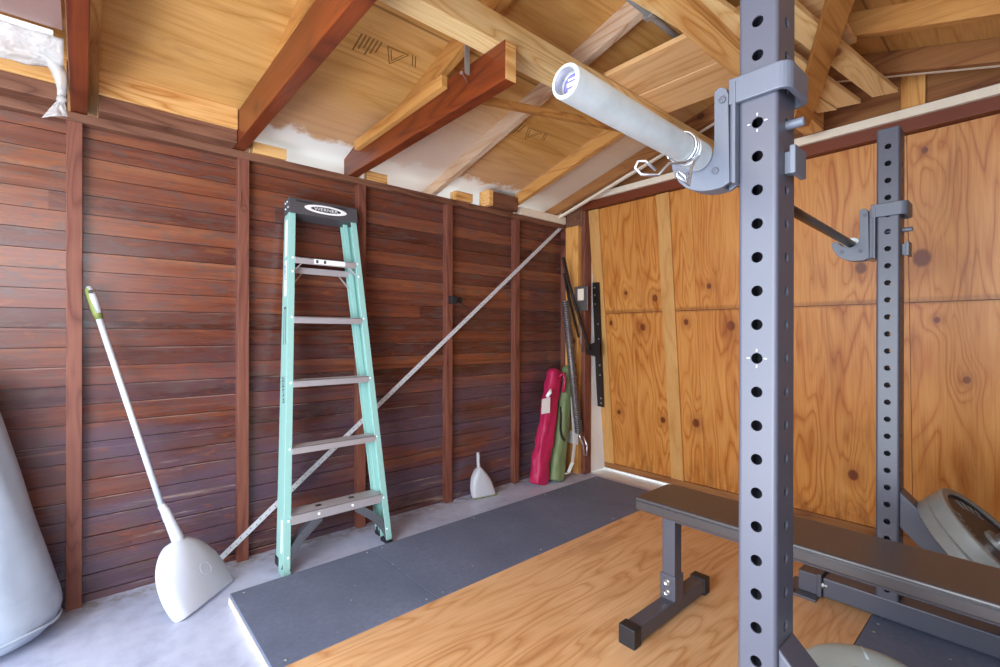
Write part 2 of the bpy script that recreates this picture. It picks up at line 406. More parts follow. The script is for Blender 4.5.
# wall_left: boards, studs, plate, strap
b = MB(); z = .03; k = 0
while z < 2.0:
    z1 = min(z+.0785, 2.0)
    dy = .0015*math.sin(k*2.3)
    b.hexa([(XB, YL+dy+.002, z+.0015), (XF, YL+dy+.002, z+.0015), (XF, YL+.02, z+.0015), (XB, YL+.02, z+.0015),
            (XB, YL+dy, z1-.0015), (XF, YL+dy, z1-.0015), (XF, YL+.02, z1-.0015), (XB, YL+.02, z1-.0015)])
    z = z1; k += 1
b.box((XB, YL+.012, 0), (XF, YL+.06, 2.0))
b.box((XB, YL-.004, 0), (XF, YL+.02, .03))
wall = tag(b.build('wall_left', M['siding'], bevel=0), 'reddish brown horizontal board wall', kind='structure')
for i, xs in enumerate((-.634, -.024, .589, 1.199, 1.809, 2.42, 2.975)):
    b = MB(); w = .0245
    b.box((xs-w, 2.556, .0), (xs+w, YL+.001, 1.958))
    b.build('stud', M['redwood'], wall, bevel=.002)
b = MB(); b.box((XB, 2.548, 1.956), (XF-.04, YL+.02, 1.992))
b.build('top_plate', M['redwood_x'], wall, bevel=.003)
p0 = V((.49, 2.5525, .045)); p1 = V((2.93, 2.5525, 1.99)); d = (p1-p0).normalized(); n = V((-d.z, 0, d.x))
b = MB(); b.bar(p0, p1, .003, .026, up=n)
b.mi = 1
L = (p1-p0).length; k = 0
while .03+k*.028 < L:
    c = p0+d*(.03+k*.028)+V((0, -.0018, 0))+n*(.0045 if k % 2 else -.0045)
    b.lathe([(0, .0028), (.0004, .0028)], c, (0, -1, 0), 8); k += 1
tag(b.build('metal_brace_strap', [M['strap'], M['label_k']], wall), 'pale perforated metal strap running diagonally')

# front wall with the gable
b = MB()
b.box((XF, 2.385, 0), (XF+.08, YL+.06, 2.0))
b.box((XF-.02, YR-.1, 0), (XF+.30, -.128, 2.06))
b.prism([(YR-.1, 2.06), (YL+.25, 2.0), (YL+.25, zs(YL+.25)-.002), (RIDGE, zs(RIDGE)-.002), (YR-.1, zs(YR-.1)-.002)],
        lambda u, v: V((XF+.03, u, v)), lambda u, v: V((XF+.08, u, v)))
wf = tag(b.build('wall_front', M['gable']), 'brown board gable end above the plywood door', kind='structure')
b = MB(); b.box((XF-.06, 2.41, 0), (XF+.01, 2.54, 1.965)); b.build('corner_post', M['fir_z'], wf, bevel=.003)
b = MB(); b.box((XF-.04, 2.385, 1.965), (XF+.04, 2.60, 2.13)); b.build('corner_board', M['redwood_x'], wf, bevel=.003)
b = MB(); b.box((XF-.05, YR, 2.145), (XF+.0, 2.37, 2.188)); tag(b.build('header_strip', M['pale'], wf, bevel=.002), 'pale strip of fresh wood over the door')
b = MB(); b.box((XF-.03, YR, 2.084), (XF+.03, 2.39, 2.145)); b.build('header_beam', M['header'], wf, bevel=.002)
b = MB(); b.box((XF-.0, .36, 2.188), (XF+.035, .45, 2.40)); b.build('gable_stud', M['fir_z'], wf, bevel=.002)
b = MB(); b.box((XF-.03, 2.364, 0), (XF+.05, 2.40, 2.08)); b.build('door_jamb', M['redwood'], wf, bevel=.002)
b = MB(); b.box((XF+.05, 2.372, 0), (XF+.42, 2.41, 2.05)); tag(b.build('trim_1', M['white_paint'], bevel=.003), 'white painted outer door jamb', kind='structure')
b = MB(); b.box((XF+.30, -.3, -.012), (XF+.46, 2.42, .012)); tag(b.build('trim_2', M['white_paint'], bevel=.003), 'white painted sill outside the door', kind='structure')

# right wall and rear wall (behind the camera) with the doorway and an added window opening
b = MB()
b.box((XB, YR-.1, 0), (-.9, YR, 2.1)); b.box((.3, YR-.1, 0), (XF, YR, 2.1)); b.box((-.9, YR-.1, 0), (.3, YR, .95)); b.box((-.9, YR-.1, 2.0), (.3, YR, 2.1))
tag(b.build('wall_right', M['siding']), 'brown board wall behind the camera with an added window opening', kind='structure')
b = MB()
b.box((XB-.1, YR-.1, 0), (XB, YR+.25, 2.2)); b.box((XB-.1, YL-.25, 0), (XB, YL+.1, 2.2))
b.prism([(YR+.25, 2.08), (YL-.25, 2.08), (YL+.1, zs(YL+.1)), (RIDGE, zs(RIDGE)), (YR-.1, zs(YR-.1)), (YR-.1, 2.15)],
        lambda u, v: V((XB-.1, u, v)), lambda u, v: V((XB, u, v)))
tag(b.build('wall_rear', M['rearwall']), 'rear wall behind the camera with a wide doorway', kind='structure')

# roof
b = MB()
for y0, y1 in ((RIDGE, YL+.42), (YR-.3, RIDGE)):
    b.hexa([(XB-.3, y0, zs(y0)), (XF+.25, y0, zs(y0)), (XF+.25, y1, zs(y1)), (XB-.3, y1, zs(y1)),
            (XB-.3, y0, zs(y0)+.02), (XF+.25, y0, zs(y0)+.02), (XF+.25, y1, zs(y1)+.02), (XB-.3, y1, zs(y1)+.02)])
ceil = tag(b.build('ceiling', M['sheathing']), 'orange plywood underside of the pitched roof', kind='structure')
for i, xr in enumerate((-.655, .027, .612, 1.205, 1.745, 2.40, 2.83)):
    dz = .1
    b = MB(); y0 = RIDGE+.012; y1 = YL+.40; w = .02
    b.hexa([(xr-w, y0, zs(y0)-dz), (xr+w, y0, zs(y0)-dz), (xr+w, y1, zs(y1)-dz+.035), (xr-w, y1, zs(y1)-dz+.035),
            (xr-w, y0, zs(y0)-.0005), (xr+w, y0, zs(y0)-.0005), (xr+w, y1, zs(y1)-.0005), (xr-w, y1, zs(y1)-.0005)])
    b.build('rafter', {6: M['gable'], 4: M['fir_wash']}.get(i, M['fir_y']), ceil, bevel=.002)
    b = MB(); y0 = YR-.2; y1 = RIDGE-.012
    b.hexa([(xr-w, y0, zs(y0)-dz), (xr+w, y0, zs(y0)-dz), (xr+w, y1, zs(y1)-dz), (xr-w, y1, zs(y1)-dz),
            (xr-w, y0, zs(y0)-.0005), (xr+w, y0, zs(y0)-.0005), (xr+w, y1, zs(y1)-.0005), (xr-w, y1, zs(y1)-.0005)])
    b.build('rafter', M['gable'] if i == 6 else M['fir_y'], ceil, bevel=.002)
b = MB(); b.box((XB-.1, RIDGE-.011, zs(RIDGE)-.13), (XF+.02, RIDGE+.011, zs(RIDGE)-.001)); b.build('ridge_board', M['gable'], ceil)
for y0, y1 in ((RIDGE, 2.56), (YR+.1, RIDGE)):
    b = MB(); f = lambda y: zs(y)-.1
    b.hexa([(2.852, y0, f(y0)), (2.872, y0, f(y0)), (2.872, y1, f(y1)), (2.852, y1, f(y1)),
            (2.852, y0, f(y0)+.018), (2.872, y0, f(y0)+.018), (2.872, y1, f(y1)+.018), (2.852, y1, f(y1)+.018)])
    tag(b.build('gable_strip', M['pale'], ceil), 'thin pale strip along the gable rafter')
# ceiling joists
for nm, x0, ye in (('ceiling_joist', -.010, .2), ('ceiling_joist', .568, .2), ('ceiling_joist', 1.148, 1.25)):
    b = MB(); w = .026; z0 = 1.994; z1 = 2.142; ys = YL+.03
    b.hexa([(x0-w, ye, z0+.018), (x0+w, ye, z0+.018), (x0+w, ys, z0), (x0-w, ys, z0), (x0-w, ye, z1+.012), (x0+w, ye, z1+.012), (x0+w, ys, z1), (x0-w, ys, z1)])
    jo = b.build(nm, M['joist'], ceil, bevel=.003)
    if ye > 1:
        b = MB(); b.box((x0-w+.002, ye-.0015, z0+.020), (x0+w-.002, ye+.001, z1+.010)); tag(b.build('cut_end', M['fir_x2'], jo), 'paler sawn end of the joist')
# timber scraps and blocking on the plate
def block(x0, x1, y0, y1, z0, z1, m): 
    bb = MB(); bb.box((x0, y0, z0), (x1, y1, z1)); bb.build('blocking', m, ceil, bevel=.003)
for xa, xb in ((-1.22, -.045), (.048, .54)):
    block(xa, xb, 2.462, 2.56, 1.9915, 2.053, M['redwood_x'])
    bb = MB(); ya, yb_ = 2.452, 2.49
    bb.hexa([(xa, ya, 2.0535), (xb, ya, 2.0535), (xb, yb_, 2.0535), (xa, yb_, 2.0535), (xa, ya, zs(ya)-.001), (xb, ya, zs(ya)-.001), (xb, yb_, zs(yb_)-.001), (xa, yb_, zs(yb_)-.001)])
    bb.build('blocking', M['fir_x2'], ceil, bevel=.002)
block(.624, .78, 2.53, 2.59, 1.993, 2.045, M['fir_x2'])
block(1.23, 1.36, 2.56, 2.598, 1.993, 2.05, M['fir_x2'])
block(1.84, 1.98, 2.53, 2.598, 1.993, 2.05, M['fir_x2'])
block(2.13, 2.37, 2.50, 2.598, 1.993, 2.095, M['redwood_x'])
block(2.09, 2.128, 2.49, 2.598, 1.993, 2.10, M['fir_x2'])
block(2.43, 2.94, 2.535, 2.60, 1.993, 2.05, M['pale'])
b = MB(); b.box((.62, 2.88, 1.96), (2.98, 2.90, 2.05)); b.build('eave_board', M['white_paint'], ceil)
# grade stamps on the plywood
def stamp(cx, cy, s):
    bb = MB()
    P = lambda u, v: V((cx+u*s, cy+v*s, zs(cy+v*s)-.0006))
    def ln(a, c, w=.09):
        a = V((a[0], a[1], 0)); c = V((c[0], c[1], 0)); dd = (c-a).normalized(); nn = V((-dd.y, dd.x, 0))*w/2
        bb._f([bb.bm.verts.new(P(q.x, q.y)) for q in (a+nn, a-nn, c-nn, c+nn)])
    ln((-1, -.7), (0, .9)); ln((0, .9), (1, -.7)); ln((1, -.7), (-1, -.7)); ln((-.6, -.5), (0, .5)); ln((0, .5), (.6, -.5))
    for k in range(6): ln((-1.6-k*.35, -.8), (-1.6-k*.35, .4+.3*(k % 3)), .14)
    for k in range(2): ln((1.3+k*.3, -.9), (1.9+k*.3, .2), .1)
    bb.build('grade_stamp', M['stamp'], ceil)
stamp(1.02, 1.86, .05); stamp(1.98, 1.98, .055)

# ------------------------------------------------------------------ garage door
def DX(z): return XF+.02+(2.085-z)*.108
door = thing('door_1', 'plywood garage door standing slightly ajar at its foot', 'door', (DX(.0), 1.1, .015)); door['kind'] = 'structure'; del door['category']
yd0, yd1 = -.13, 2.36
def dslab(y0, y1, z0, z1, t0, t1):
    bb = MB()
    bb.hexa([(DX(z0)-t0, y0, z0), (DX(z0)+t1, y0, z0), (DX(z0)+t1, y1, z0), (DX(z0)-t0, y1, z0),
             (DX(z1)-t0, y0, z1), (DX(z1)+t1, y0, z1), (DX(z1)+t1, y1, z1), (DX(z1)-t0, y1, z1)]); return bb
seams = [-.13, .36, 1.14, 2.36]
for y0, y1 in ((-.13, .43), (.432, 1.526), (1.528, 2.36)):
    for z0, z1 in ((.015, 1.268), (1.272, 2.08)):
        dslab(y0, y1, z0, z1, 0, .012).build('plywood_panel', M['door_ply'], door)
dslab(-.13, 2.36, .02, 2.075, -.012, .024).build('seam_backing', M['header'], door)  # slab added behind the panels to keep daylight out of the seams
for y0, y1 in ((2.265, 2.36), (1.675, 1.77)):
    dslab(y0, y1, .06, 2.08, .018 if y0 > 1 else .006, 0).build('batten', M['door_batten'], door, bevel=.002)
dslab(-.13, 2.36, .015, .06, .02, 0).build('bottom_rail', M['gable'], door, bevel=.002)

# ------------------------------------------------------------------ door lift hardware in the corner
hw = thing('garage_door_spring', 'old steel lift spring with hooked end hanging in the corner left of the plywood door', 'spring', (2.93, 2.40, .3))
A = V((2.80, 2.42, 1.36)); B = V((2.89, 2.36, .34))
b = MB(); turns = 60; path = []
d = (B-A); n1 = d.cross(V((1,0,0))).normalized(); n2 = d.cross(n1).normalized()
b.tube([A, A+d*.5, B], .026, 14)
for k in range(turns*10+1):
    a = k/10*2*math.pi; path.append(A+d*(k/(turns*10))+(n1*math.cos(a)+n2*math.sin(a))*.027)
b.tube(path, .006, 6); b.build('coil', M['spring'], hw, smooth=True)
b = MB(); b.tube([B, B+V((.015, -.01, -.05)), B+V((.03, -.02, -.09)), B+V((.03, -.03, -.17)), B+V((.05, -.04, -.18)), B+V((.055, -.04, -.10)), B+V((.035, -.02, -.03))], .006, 8)
b.build('hook', M['chrome'], hw, smooth=True)
arm = thing('door_lift_hinge', 'dark iron lift hinge bolted beside the left edge of the plywood door', 'hinge', (2.93, 2.33, .7))
b = MB(); b.bar((2.80, 2.44, 1.70), (2.83, 2.41, 1.5), .012, .035, (1, 0, 0)); b.bar((2.83, 2.41, 1.5), (2.95, 2.30, .98), .012, .03, (1, 0, 0)); b.build('lever', M['iron'], arm, bevel=.002)
b = MB(); b.bar((2.80, 2.43, 1.58), (2.86, 2.42, 1.34), .012, .03, (1, 0, 0)); b.bar((2.86, 2.42, 1.34), (2.92, 2.385, 1.08), .008, .02, (1, 0, 0)); b.build('lever', M['iron'], arm, bevel=.002)
ra = V((3.045, 2.316, 1.515)); rb = V((3.148, 2.345, .52))
b = MB(); b.bar(ra, rb, .062, .006, (1, 0, 0)); b.bar(ra+V((.012, .03, 0)), rb+V((.012, .03, 0)), .006, .03, (1, 0, 0)); b.build('slotted_rail', M['iron'], arm)
for k in (.04, .1, .17, .33, .45, .52, .66, .74, .93, .97):
    b = MB(); b.lathe([(0, .008), (.004, .006)], ra.lerp(rb, k)+V((-.003, .012 if k < .3 else -.01, 0)), (-1, 0, 0), 8); b.build('bolt', M['bolt'], arm)
b = MB(); b.box((2.92, 2.30, 1.29), (2.928, 2.43, 1.48)); b.build('pivot_plate', M['spring'], arm, bevel=.002)
b = MB(); b.box((2.917, 2.335, 1.37), (2.919, 2.395, 1.46)); tag(b.build('paper_label', M['pale'], arm), 'tan paper label')
b = MB(); b.prism([(2.40, 1.0), (2.24, 1.06), (2.24, .93), (2.40, .95)], lambda u, v: V((2.99, u, v)), lambda u, v: V((2.998, u, v))); b.build('bracket', M['iron'], arm)
b = MB(); b.tube([(2.90, 2.38, 1.25), (2.92, 2.36, 1.15), (2.905, 2.35, 1.05), (2.925, 2.35, .97)], .006, 6); b.build('chain', M['spring'], arm, smooth=True)
sw = thing('white_latch_block', 'small white block on the corner post beside the green bag', 'latch', (2.92, 2.46, .25))
b = MB(); b.box((2.925, 2.40, .235), (2.939, 2.53, .335)); b.build('body', M['white_paint'], sw, bevel=.003)
b = MB(); b.lathe([(0, .008), (.003, .007)], (2.925, 2.50, .30), (-1, 0, 0), 10); b.build('screw', M['bolt'], sw)
tw = MB()
pts = [(2.86, 2.40, .62), (2.86, 2.39, .45), (2.865, 2.375, .28), (2.83, 2.37, .12), (2.77, 2.36, .055), (2.72, 2.35, .06)]
for p, q in zip(pts, pts[1:]): tw.bar(p, q, .003, .03, (1, 0, 0) if abs(V(q).z-V(p).z) > .08 else (0, 1, 0))
tag(tw.build('webbing_strap', M['webbing'], base=(2.80, 2.37, .055)), 'loose white webbing strap hanging beside the green bag', 'strap')

# ------------------------------------------------------------------ lifting platform
PX0, PX1 = .455, 2.892; PY0, PY1, PY2, PY3 = 2.187, 1.594, .42, -.19; PZ = .045
pf = thing('lifting_platform', 'low lifting platform with plywood middle and black rubber mat sides', 'platform', (1.67, 1.0, 0))
b = MB(); b.box((PX0-.004, PY3, 0), (PX1, PY0+.006, .027)); tag(b.build('base_board', M['pale'], pf, bevel=.002), 'pale edge of the base boards')
b = MB(); b.box((PX0, PY2+.001, .027), (PX1, PY1-.001, PZ)); b.build('plywood_top', M['plat_ply'], pf, bevel=.001)
b = MB(); b.box((PX0, PY1+.001, .027), (1.074, PY0, PZ)); b.build('rubber_mat', M['rubber'], pf, bevel=.002)
b = MB(); b.box((1.076, PY1+.001, .027), (PX1, PY0, PZ)); b.build('rubber_mat', M['rubber'], pf, bevel=.002)
b = MB(); b.box((PX0, PY3, .027), (PX1, PY2-.001, PZ)); b.build('rubber_mat', M['rubber'], pf, bevel=.002)
def scr(x, y):
    b = MB(); b.lathe([(0, .005), (.0012, .004)], (x, y, PZ), (0, 0, 1), 8); b.build('screw', M['chrome'], pf)
for x in (.5, 1.04, 1.12, 1.7, 2.3, 2.85):
    for y in (PY0-.03, PY1+.03): scr(x, y)
for x in (2.13, 2.2, 2.26, 1.2): scr(x, PY2-.03)

# ------------------------------------------------------------------ squat stands
W = .069; WD = .096; HS = .0632
def upright_mesh(cx, cy, z0, z1, zh):
    """square tube with rounded corners and real holes on all four faces; zh one hole centre"""
    b = MB(); r = .008; hw = W/2; hd = WD/2; rh = .0102; NS = 24
    first = zh - math.floor((zh-z0-.03)/HS)*HS
    def P(face, u, z, dep=0.0):
        if face == 0: return V((cx-hd+dep, cy-u, z))
        if face == 1: return V((cx+u, cy-hw+dep, z))
        if face == 2: return V((cx+hd-dep, cy+u, z))
        return V((cx-u, cy+hw-dep, z))
    for f in range(4):
        fl = (hw if f in (0, 2) else hd)-r
        z = z0; hz = first
        while True:
            if hz+HS/2 > z1: break
            lo = hz-HS/2; hi = hz+HS/2
            if lo > z+1e-6: b._f([b.bm.verts.new(P(f, *q)) for q in ((-fl, z), (fl, z), (fl, lo), (-fl, lo))])
            ring = []; outer = []; inner = []
            for k in range(NS):
                a = 2*math.pi*(k+.5)/NS; ca, sa = math.cos(a), math.sin(a)
                ring.append(b.bm.verts.new(P(f, rh*ca, hz+rh*sa))); inner.append(b.bm.verts.new(P(f, rh*ca, hz+rh*sa, .0035)))
                s = min(fl/abs(ca) if abs(ca) > 1e-9 else 9, (HS/2)/abs(sa) if abs(sa) > 1e-9 else 9)
                outer.append((s*ca, hz+s*sa))
            ov = [b.bm.verts.new(P(f, *q)) for q in outer]
            for k in range(NS):
                k2 = (k+1) % NS
                q1, q2 = outer[k], outer[k2]
                on_side1 = abs(abs(q1[0])-fl) < 1e-6; on_side2 = abs(abs(q2[0])-fl) < 1e-6
                if on_side1 != on_side2:
                    sx = fl if (q1[0] if on_side1 else q2[0]) > 0 else -fl
                    sz = (q2 if on_side1 else q1)[1]
                    cv = b.bm.verts.new(P(f, sx, sz))
                    b._f([ring[k], ov[k], cv, ov[k2], ring[k2]])
                else: b._f([ring[k], ov[k], ov[k2], ring[k2]])
                b._f([ring[k2], inner[k2], inner[k], ring[k]])
            z = hi; hz += HS
        b._f([b.bm.verts.new(P(f, *q)) for q in ((-fl, z), (fl, z), (fl, z1), (-fl, z1))])
        # rounded corner strip between face f (u=+fl) and next
        px = {0: (-1, -1), 1: (1, -1), 2: (1, 1), 3: (-1, 1)}[f]
        c = V((cx+px[0]*(hd-r), cy+px[1]*(hw-r), 0)); a0 = {0: 180, 1: 270, 2: 0, 3: 90}[f]
        prev = None
        for k in range(6):
            a = math.radians(a0+18*k); q = c+V((math.cos(a), math.sin(a), 0))*r
            cur = [b.bm.verts.new((q.x, q.y, z0)), b.bm.verts.new((q.x, q.y, z1))]
            if prev: b._f([prev[0], cur[0], cur[1], prev[1]])
            prev = cur
    bmesh.ops.remove_doubles(b.bm, verts=b.bm.verts, dist=1e-5)
    return b
def rbox(b, a, c): b.box(a, c)
def squat_stand(cx, cy, z1, zh, label, marks, lab2):
    t = thing('squat_stand', label, 'squat rack', (cx, cy, PZ), 'pair of grey squat stands')
    hw = W/2; hd = WD/2
    o = upright_mesh(cx, cy, .131, z1, zh).build('upright', M['steel_paint'], t)
    b = MB(); b.box((cx-hd+.002, cy-hw+.002, z1-.01), (cx+hd-.002, cy+hw-.002, z1+.006)); b.build('top_cap', M['steel_dark'], t, bevel=.0025)
    b = MB(); b.box((cx-hd, -.56, .055), (cx+hd, .575, .131)); b.build('foot_tube', M['steel_paint'], t, bevel=.005, seg=3)
    b = MB(); b.box((cx-hd-.008, .592, .056), (cx+hd-.01, .660, .136)); b.build('end_bracket', M['steel_dark'], t, bevel=.003)
    b = MB(); b.box((cx-hd-.016, .576, .055), (cx+hd+.012, .591, .145)); b.build('side_plate', M['steel_dark'], t, bevel=.002)
    b = MB(); b.box((cx-hd-.055, .585, PZ), (cx+hd+.01, .705, .0545)); b.build('floor_flange', M['steel_dark'], t, bevel=.002)
    b = MB(); b.lathe([(0, .012), (.008, .012), (.008, .006), (.018, .006)], (cx-hd-.003, .576, .102), (0, -1, 0), 6); b.build('bolt', M['bolt'], t)
    b = MB(); b.lathe([(0, .009), (.004, .008)], (cx-hd-.03, .67, .0545), (0, 0, 1), 6); b.build('bolt', M['dark'], t)
    # diagonal brace from the upright down to the foot tube
    b = MB(); yb = cy-hw; w = .0395
    f0 = lambda u, v: V((cx-w, u, v)); f1 = lambda u, v: V((cx+w, u, v))
    b.prism([(yb, .535), (yb, .405), (yb-.275, .131), (yb-.405, .131)], f0, f1); b.build('brace', M['steel_paint'], t, bevel=.004, seg=3)
    b = MB(); b.box((cx-hd, -.60, .05), (cx+hd, -.56, .136)); b.build('end_cap', M['dark'], t, bevel=.004)
    for z in marks:
        b = MB(); x = cx-hd-.0004
        for a in (0, 90, 180, 270):
            ca, sa = math.cos(math.radians(a)), math.sin(math.radians(a))
            b.bar((x, cy+ca*.0125, z+sa*.0125), (x, cy+ca*.0175, z+sa*.0175), .0008, .0014, (0, -sa, ca))
        tag(b.build('hole_marking', M['label_w'], t), 'small white ticks around a hole')
    return t
NX, NY = .998, .3505
FX, FY = 2.288, .3725
zh_n = 1.509; zh_f = 1.491+.0632*2.0
near = squat_stand(NX, NY, 1.90, zh_n, 'large near squat stand with white ticks around two of its holes', (zh_n, zh_n-7*HS), '')
far = squat_stand(FX, FY, 1.872, 1.808, 'farther squat stand with its whole top in view in front of the plywood door', (), '')

def j_hook(cx, cy, label, zo=0.0, yo=0.0):
    hd = WD/2
    t = thing('j_hook', label, 'rack hook', (cx-hd, cy, 1.39+zo), 'J hooks holding the barbell')
    x0 = cx-hd-.012; x1 = x0+.010
    prof = [(.083,1.585),(.076,1.589),(.068,1.589),(.060,1.583),(.056,1.572),(.053,1.40),(.068,1.393),(.088,1.392),(.107,1.394),(.126,1.400),(.142,1.409),(.156,1.423),(.166,1.440),(.172,1.456),(.173,1.466),(.170,1.473),(.163,1.475),(.151,1.472),(.143,1.461),(.136,1.454),(.127,1.449),(.119,1.447),(.110,1.448),(.101,1.451),(.092,1.457),(.086,1.466),(.083,1.482)]
    prof = [(u+cy+yo, v+zo) for u, v in prof]
    for xa in (x0, x0+.034):
        b = MB(); b.prism(prof, lambda u, v: V((xa, u, v)), lambda u, v: V((xa+.010, u, v))); b.build('side_plate', M['hook_paint'], t, bevel=.0015)
    b = MB(); tray = [(q[0], q[1]) for q in prof[18:27]]
    low = [(u, v-.006) for u, v in tray][::-1]
    b.prism(tray+low, lambda u, v: V((x1, u, v)), lambda u, v: V((x0+.034, u, v))); b.build('bar_tray', M['dark'], t)
    under = prof[6:15]; inner_ = [(u, v+.006) for u, v in under][::-1]
    b = MB(); b.prism(under+inner_, lambda u, v: V((x1, u, v)), lambda u, v: V((x0+.034, u, v))); b.build('under_wrap', M['hook_paint'], t)
    b = MB(); b.box((x0-.002, cy+.0345, 1.396+zo), (cx+hd+.012, cy+.041, 1.59+zo)); b.build('back_plate', M['hook_paint'], t, bevel=.001)
    b = MB(); b.box((x0+.003, cy+.042, 1.40+zo), (cx+hd+.006, cy+.053+yo, 1.585+zo)); b.build('back_plate', M['steel_paint'], t, bevel=.001)
    # band wrapped round the upright with rounded corners
    g = .001; hx = hd+g; hy = W/2+g; th = .011
    def arc(px, py, rr, a0, a1, n=6): return [(px+rr*math.cos(math.radians(a0+(a1-a0)*k/n)), py+rr*math.sin(math.radians(a0+(a1-a0)*k/n))) for k in range(n+1)]
    ye = hy+.013
    yn = -hy-.012
    out = [(-hx-th, ye)]+arc(-hx-th+.024, yn-th+.024, .024, 180, 270)+arc(hx+th-.024, yn-th+.024, .024, 270, 360)+[(hx+th, yn+.04), (hx, yn+.04)]+arc(hx-.013, yn+.013, .013, 0, -90)+arc(-hx+.013, yn+.013, .013, 270, 180)+[(-hx, ye)]
    b = MB(); b.prism([(cx+u, cy+v) for u, v in out], lambda u, v: V((u, v, 1.549+zo)), lambda u, v: V((u, v, 1.598+zo))); b.build('band', M['hook_paint'], t, bevel=.0025, seg=2)
    b = MB(); b.box((cx-.028, cy-hy-.022, 1.40+zo), (cx+.034, cy-hy-.012, 1.452+zo)); b.build('lower_tab', M['hook_paint'], t, bevel=.002)
    b = MB(); b.box((cx-.014, cy-hy-.012, 1.405+zo), (cx+.004, cy-hy, 1.445+zo)); b.build('tab_spacer', M['hook_paint'], t)
    b = MB(); b.lathe([(0, .0085), (.102, .0085), (.104, .007)], (cx, cy+.04, 1.499+zo), (0, -1, 0), 16); b.build('pin', M['hook_paint'], t)
    for u, v in ((.066, 1.563), (.139, 1.432), (.080, 1.428)):
        b = MB(); b.lathe([(0, .007), (.0035, .007), (.004, .005)], (x0, cy+u+yo, v+zo), (-1, 0, 0), 6)
        b.build('bolt', M['steel_paint'], t)
    return t
j_hook(NX, NY, 'large near J hook cradling the thick sleeve end of the barbell', .006, -.007)
j_hook(FX, FY, 'small far J hook holding the thin bar end on the farther stand')

# ------------------------------------------------------------------ barbell
P0 = V((.515, .447, 1.472)); P1 = V((2.24, .489, 1.465)); bd = (P1-P0).normalized()
bb_ = thing('barbell', 'steel barbell with a pale thick sleeve resting across both J hooks', 'barbell', P0+bd*1.1)
b = MB(); b.lathe([(.40, .014), (1.775, .014)], P0, bd, 24); b.build('shaft', M['shaft'], bb_, smooth=True)
def sleeve(s, e):
    dr = 1 if e > s else -1; b = MB()
    L = abs(e-s)
    b.lathe([(0, .0195), (0, .0232), (.0015, .0246), (.004, .025), (L-.05, .025), (L-.048, .0285), (L-.003, .029), (L-.0, .027), (L, .014)], P0+bd*s, bd*dr, 48, cap=False)
    o = b.build('sleeve', M['sleeve'], bb_, autosm=30)
    b = MB(); b.lathe([(0, .0195), (.018, .0192), (.018, 0)], P0+bd*s, bd*dr, 40, cap=False); b.build('end_recess', M['bolt'], o)
    b = MB(); b.lathe([(.0168, .016), (.0172, .0155), (.0172, 0)], P0+bd*s, bd*dr, 32, cap=False); b.build('end_sticker', M['sticker'], o)
    return o
s1 = sleeve(0, .421); s2 = sleeve(2.18, 1.77)
# pale bars printed on the near sticker
up = (V((0,0,1))-bd*bd.z).normalized(); sd = bd.cross(up)
b = MB(); c = P0+bd*.0165
b.bar(c+up*.002-sd*.009, c+up*.002+sd*.009, .0009, .005, up)
b.bar(c-up*.006-sd*.007, c-up*.006+sd*.007, .0009, .002, up); b.bar(c+up*.009-sd*.007, c+up*.009+sd*.007, .0009, .002, up)
tag(b.build('sticker_print', M['label_w'], s1), 'pale bars printed on the sticker')
# spring clip
cl = thing('spring_clip', 'wire spring clip wound round the barbell sleeve beside the near hook', 'barbell clip', P0+bd*.37)
path = []
for k in range(0, 73):
    a = -2.2+k/72*2*math.pi*2.4; path.append(P0+bd*(.345+.022*k/72)+(up*math.cos(a)+sd*math.sin(a))*.0285)
b = MB(); b.tube(path, .0024, 8); b.build('coil', M['chrome'], cl, smooth=True)
h1 = [V(q) for q in ((.858, .432, 1.443), (.80, .405, 1.418), (.770, .400, 1.404), (.741, .412, 1.399), (.727, .424, 1.379), (.705, .443, 1.380), (.698, .450, 1.391), (.701, .447, 1.402), (.711, .439, 1.403), (.724, .427, 1.387))]
b = MB(); b.tube(h1, .0026, 8); b.build('handle', M['chrome'], cl, smooth=True)
h2 = [V(q) for q in ((.872, .425, 1.447), (.815, .405, 1.418), (.800, .403, 1.404), (.796, .405, 1.372), (.779, .419, 1.388), (.780, .419, 1.397), (.790, .410, 1.388), (.795, .407, 1.374))]
b = MB(); b.tube(h2, .0026, 8); b.build('handle', M['chrome'], cl, smooth=True)

# ------------------------------------------------------------------ bench
BY0, BY1 = 1.0, -.26
bn = thing('weight_bench', 'flat black padded weight bench standing between the squat stands', 'bench', (1.66, .4, PZ))
def pad_mesh(z0, z1, inset=0.0):
    b = MB(); x0, x1 = 1.553+inset, 1.80-inset; r = .03; pts = []
    for cx_, cy_, a0 in ((x0+r, BY1+r, 180), (x1-r, BY1+r, 270), (x1-r, BY0-r-inset, 0), (x0+r*.3, BY0-r*.3-inset, 90)):
        rr = r if a0 != 90 else r*.3
        for k in range(6): a = math.radians(a0+18*k); pts.append((cx_+rr*math.cos(a), cy_+rr*math.sin(a)))
    b.prism(pts, lambda u, v: V((u, v, z0)), lambda u, v: V((u, v, z1))); return b
pad_mesh(.455, .503).build('pad', M['vinyl'], bn, bevel=.007, seg=3)
b = MB(); b.tube([(1.5525, BY0-.005, .490), (1.5525, BY1+.03, .490)], .0022, 6); b.build('piping', M['vinyl_edge'], bn, smooth=True)
b = MB(); b.box((1.60, BY1+.04, .444), (1.755, BY0-.04, .455)); b.build('pad_board', M['dark'], bn)
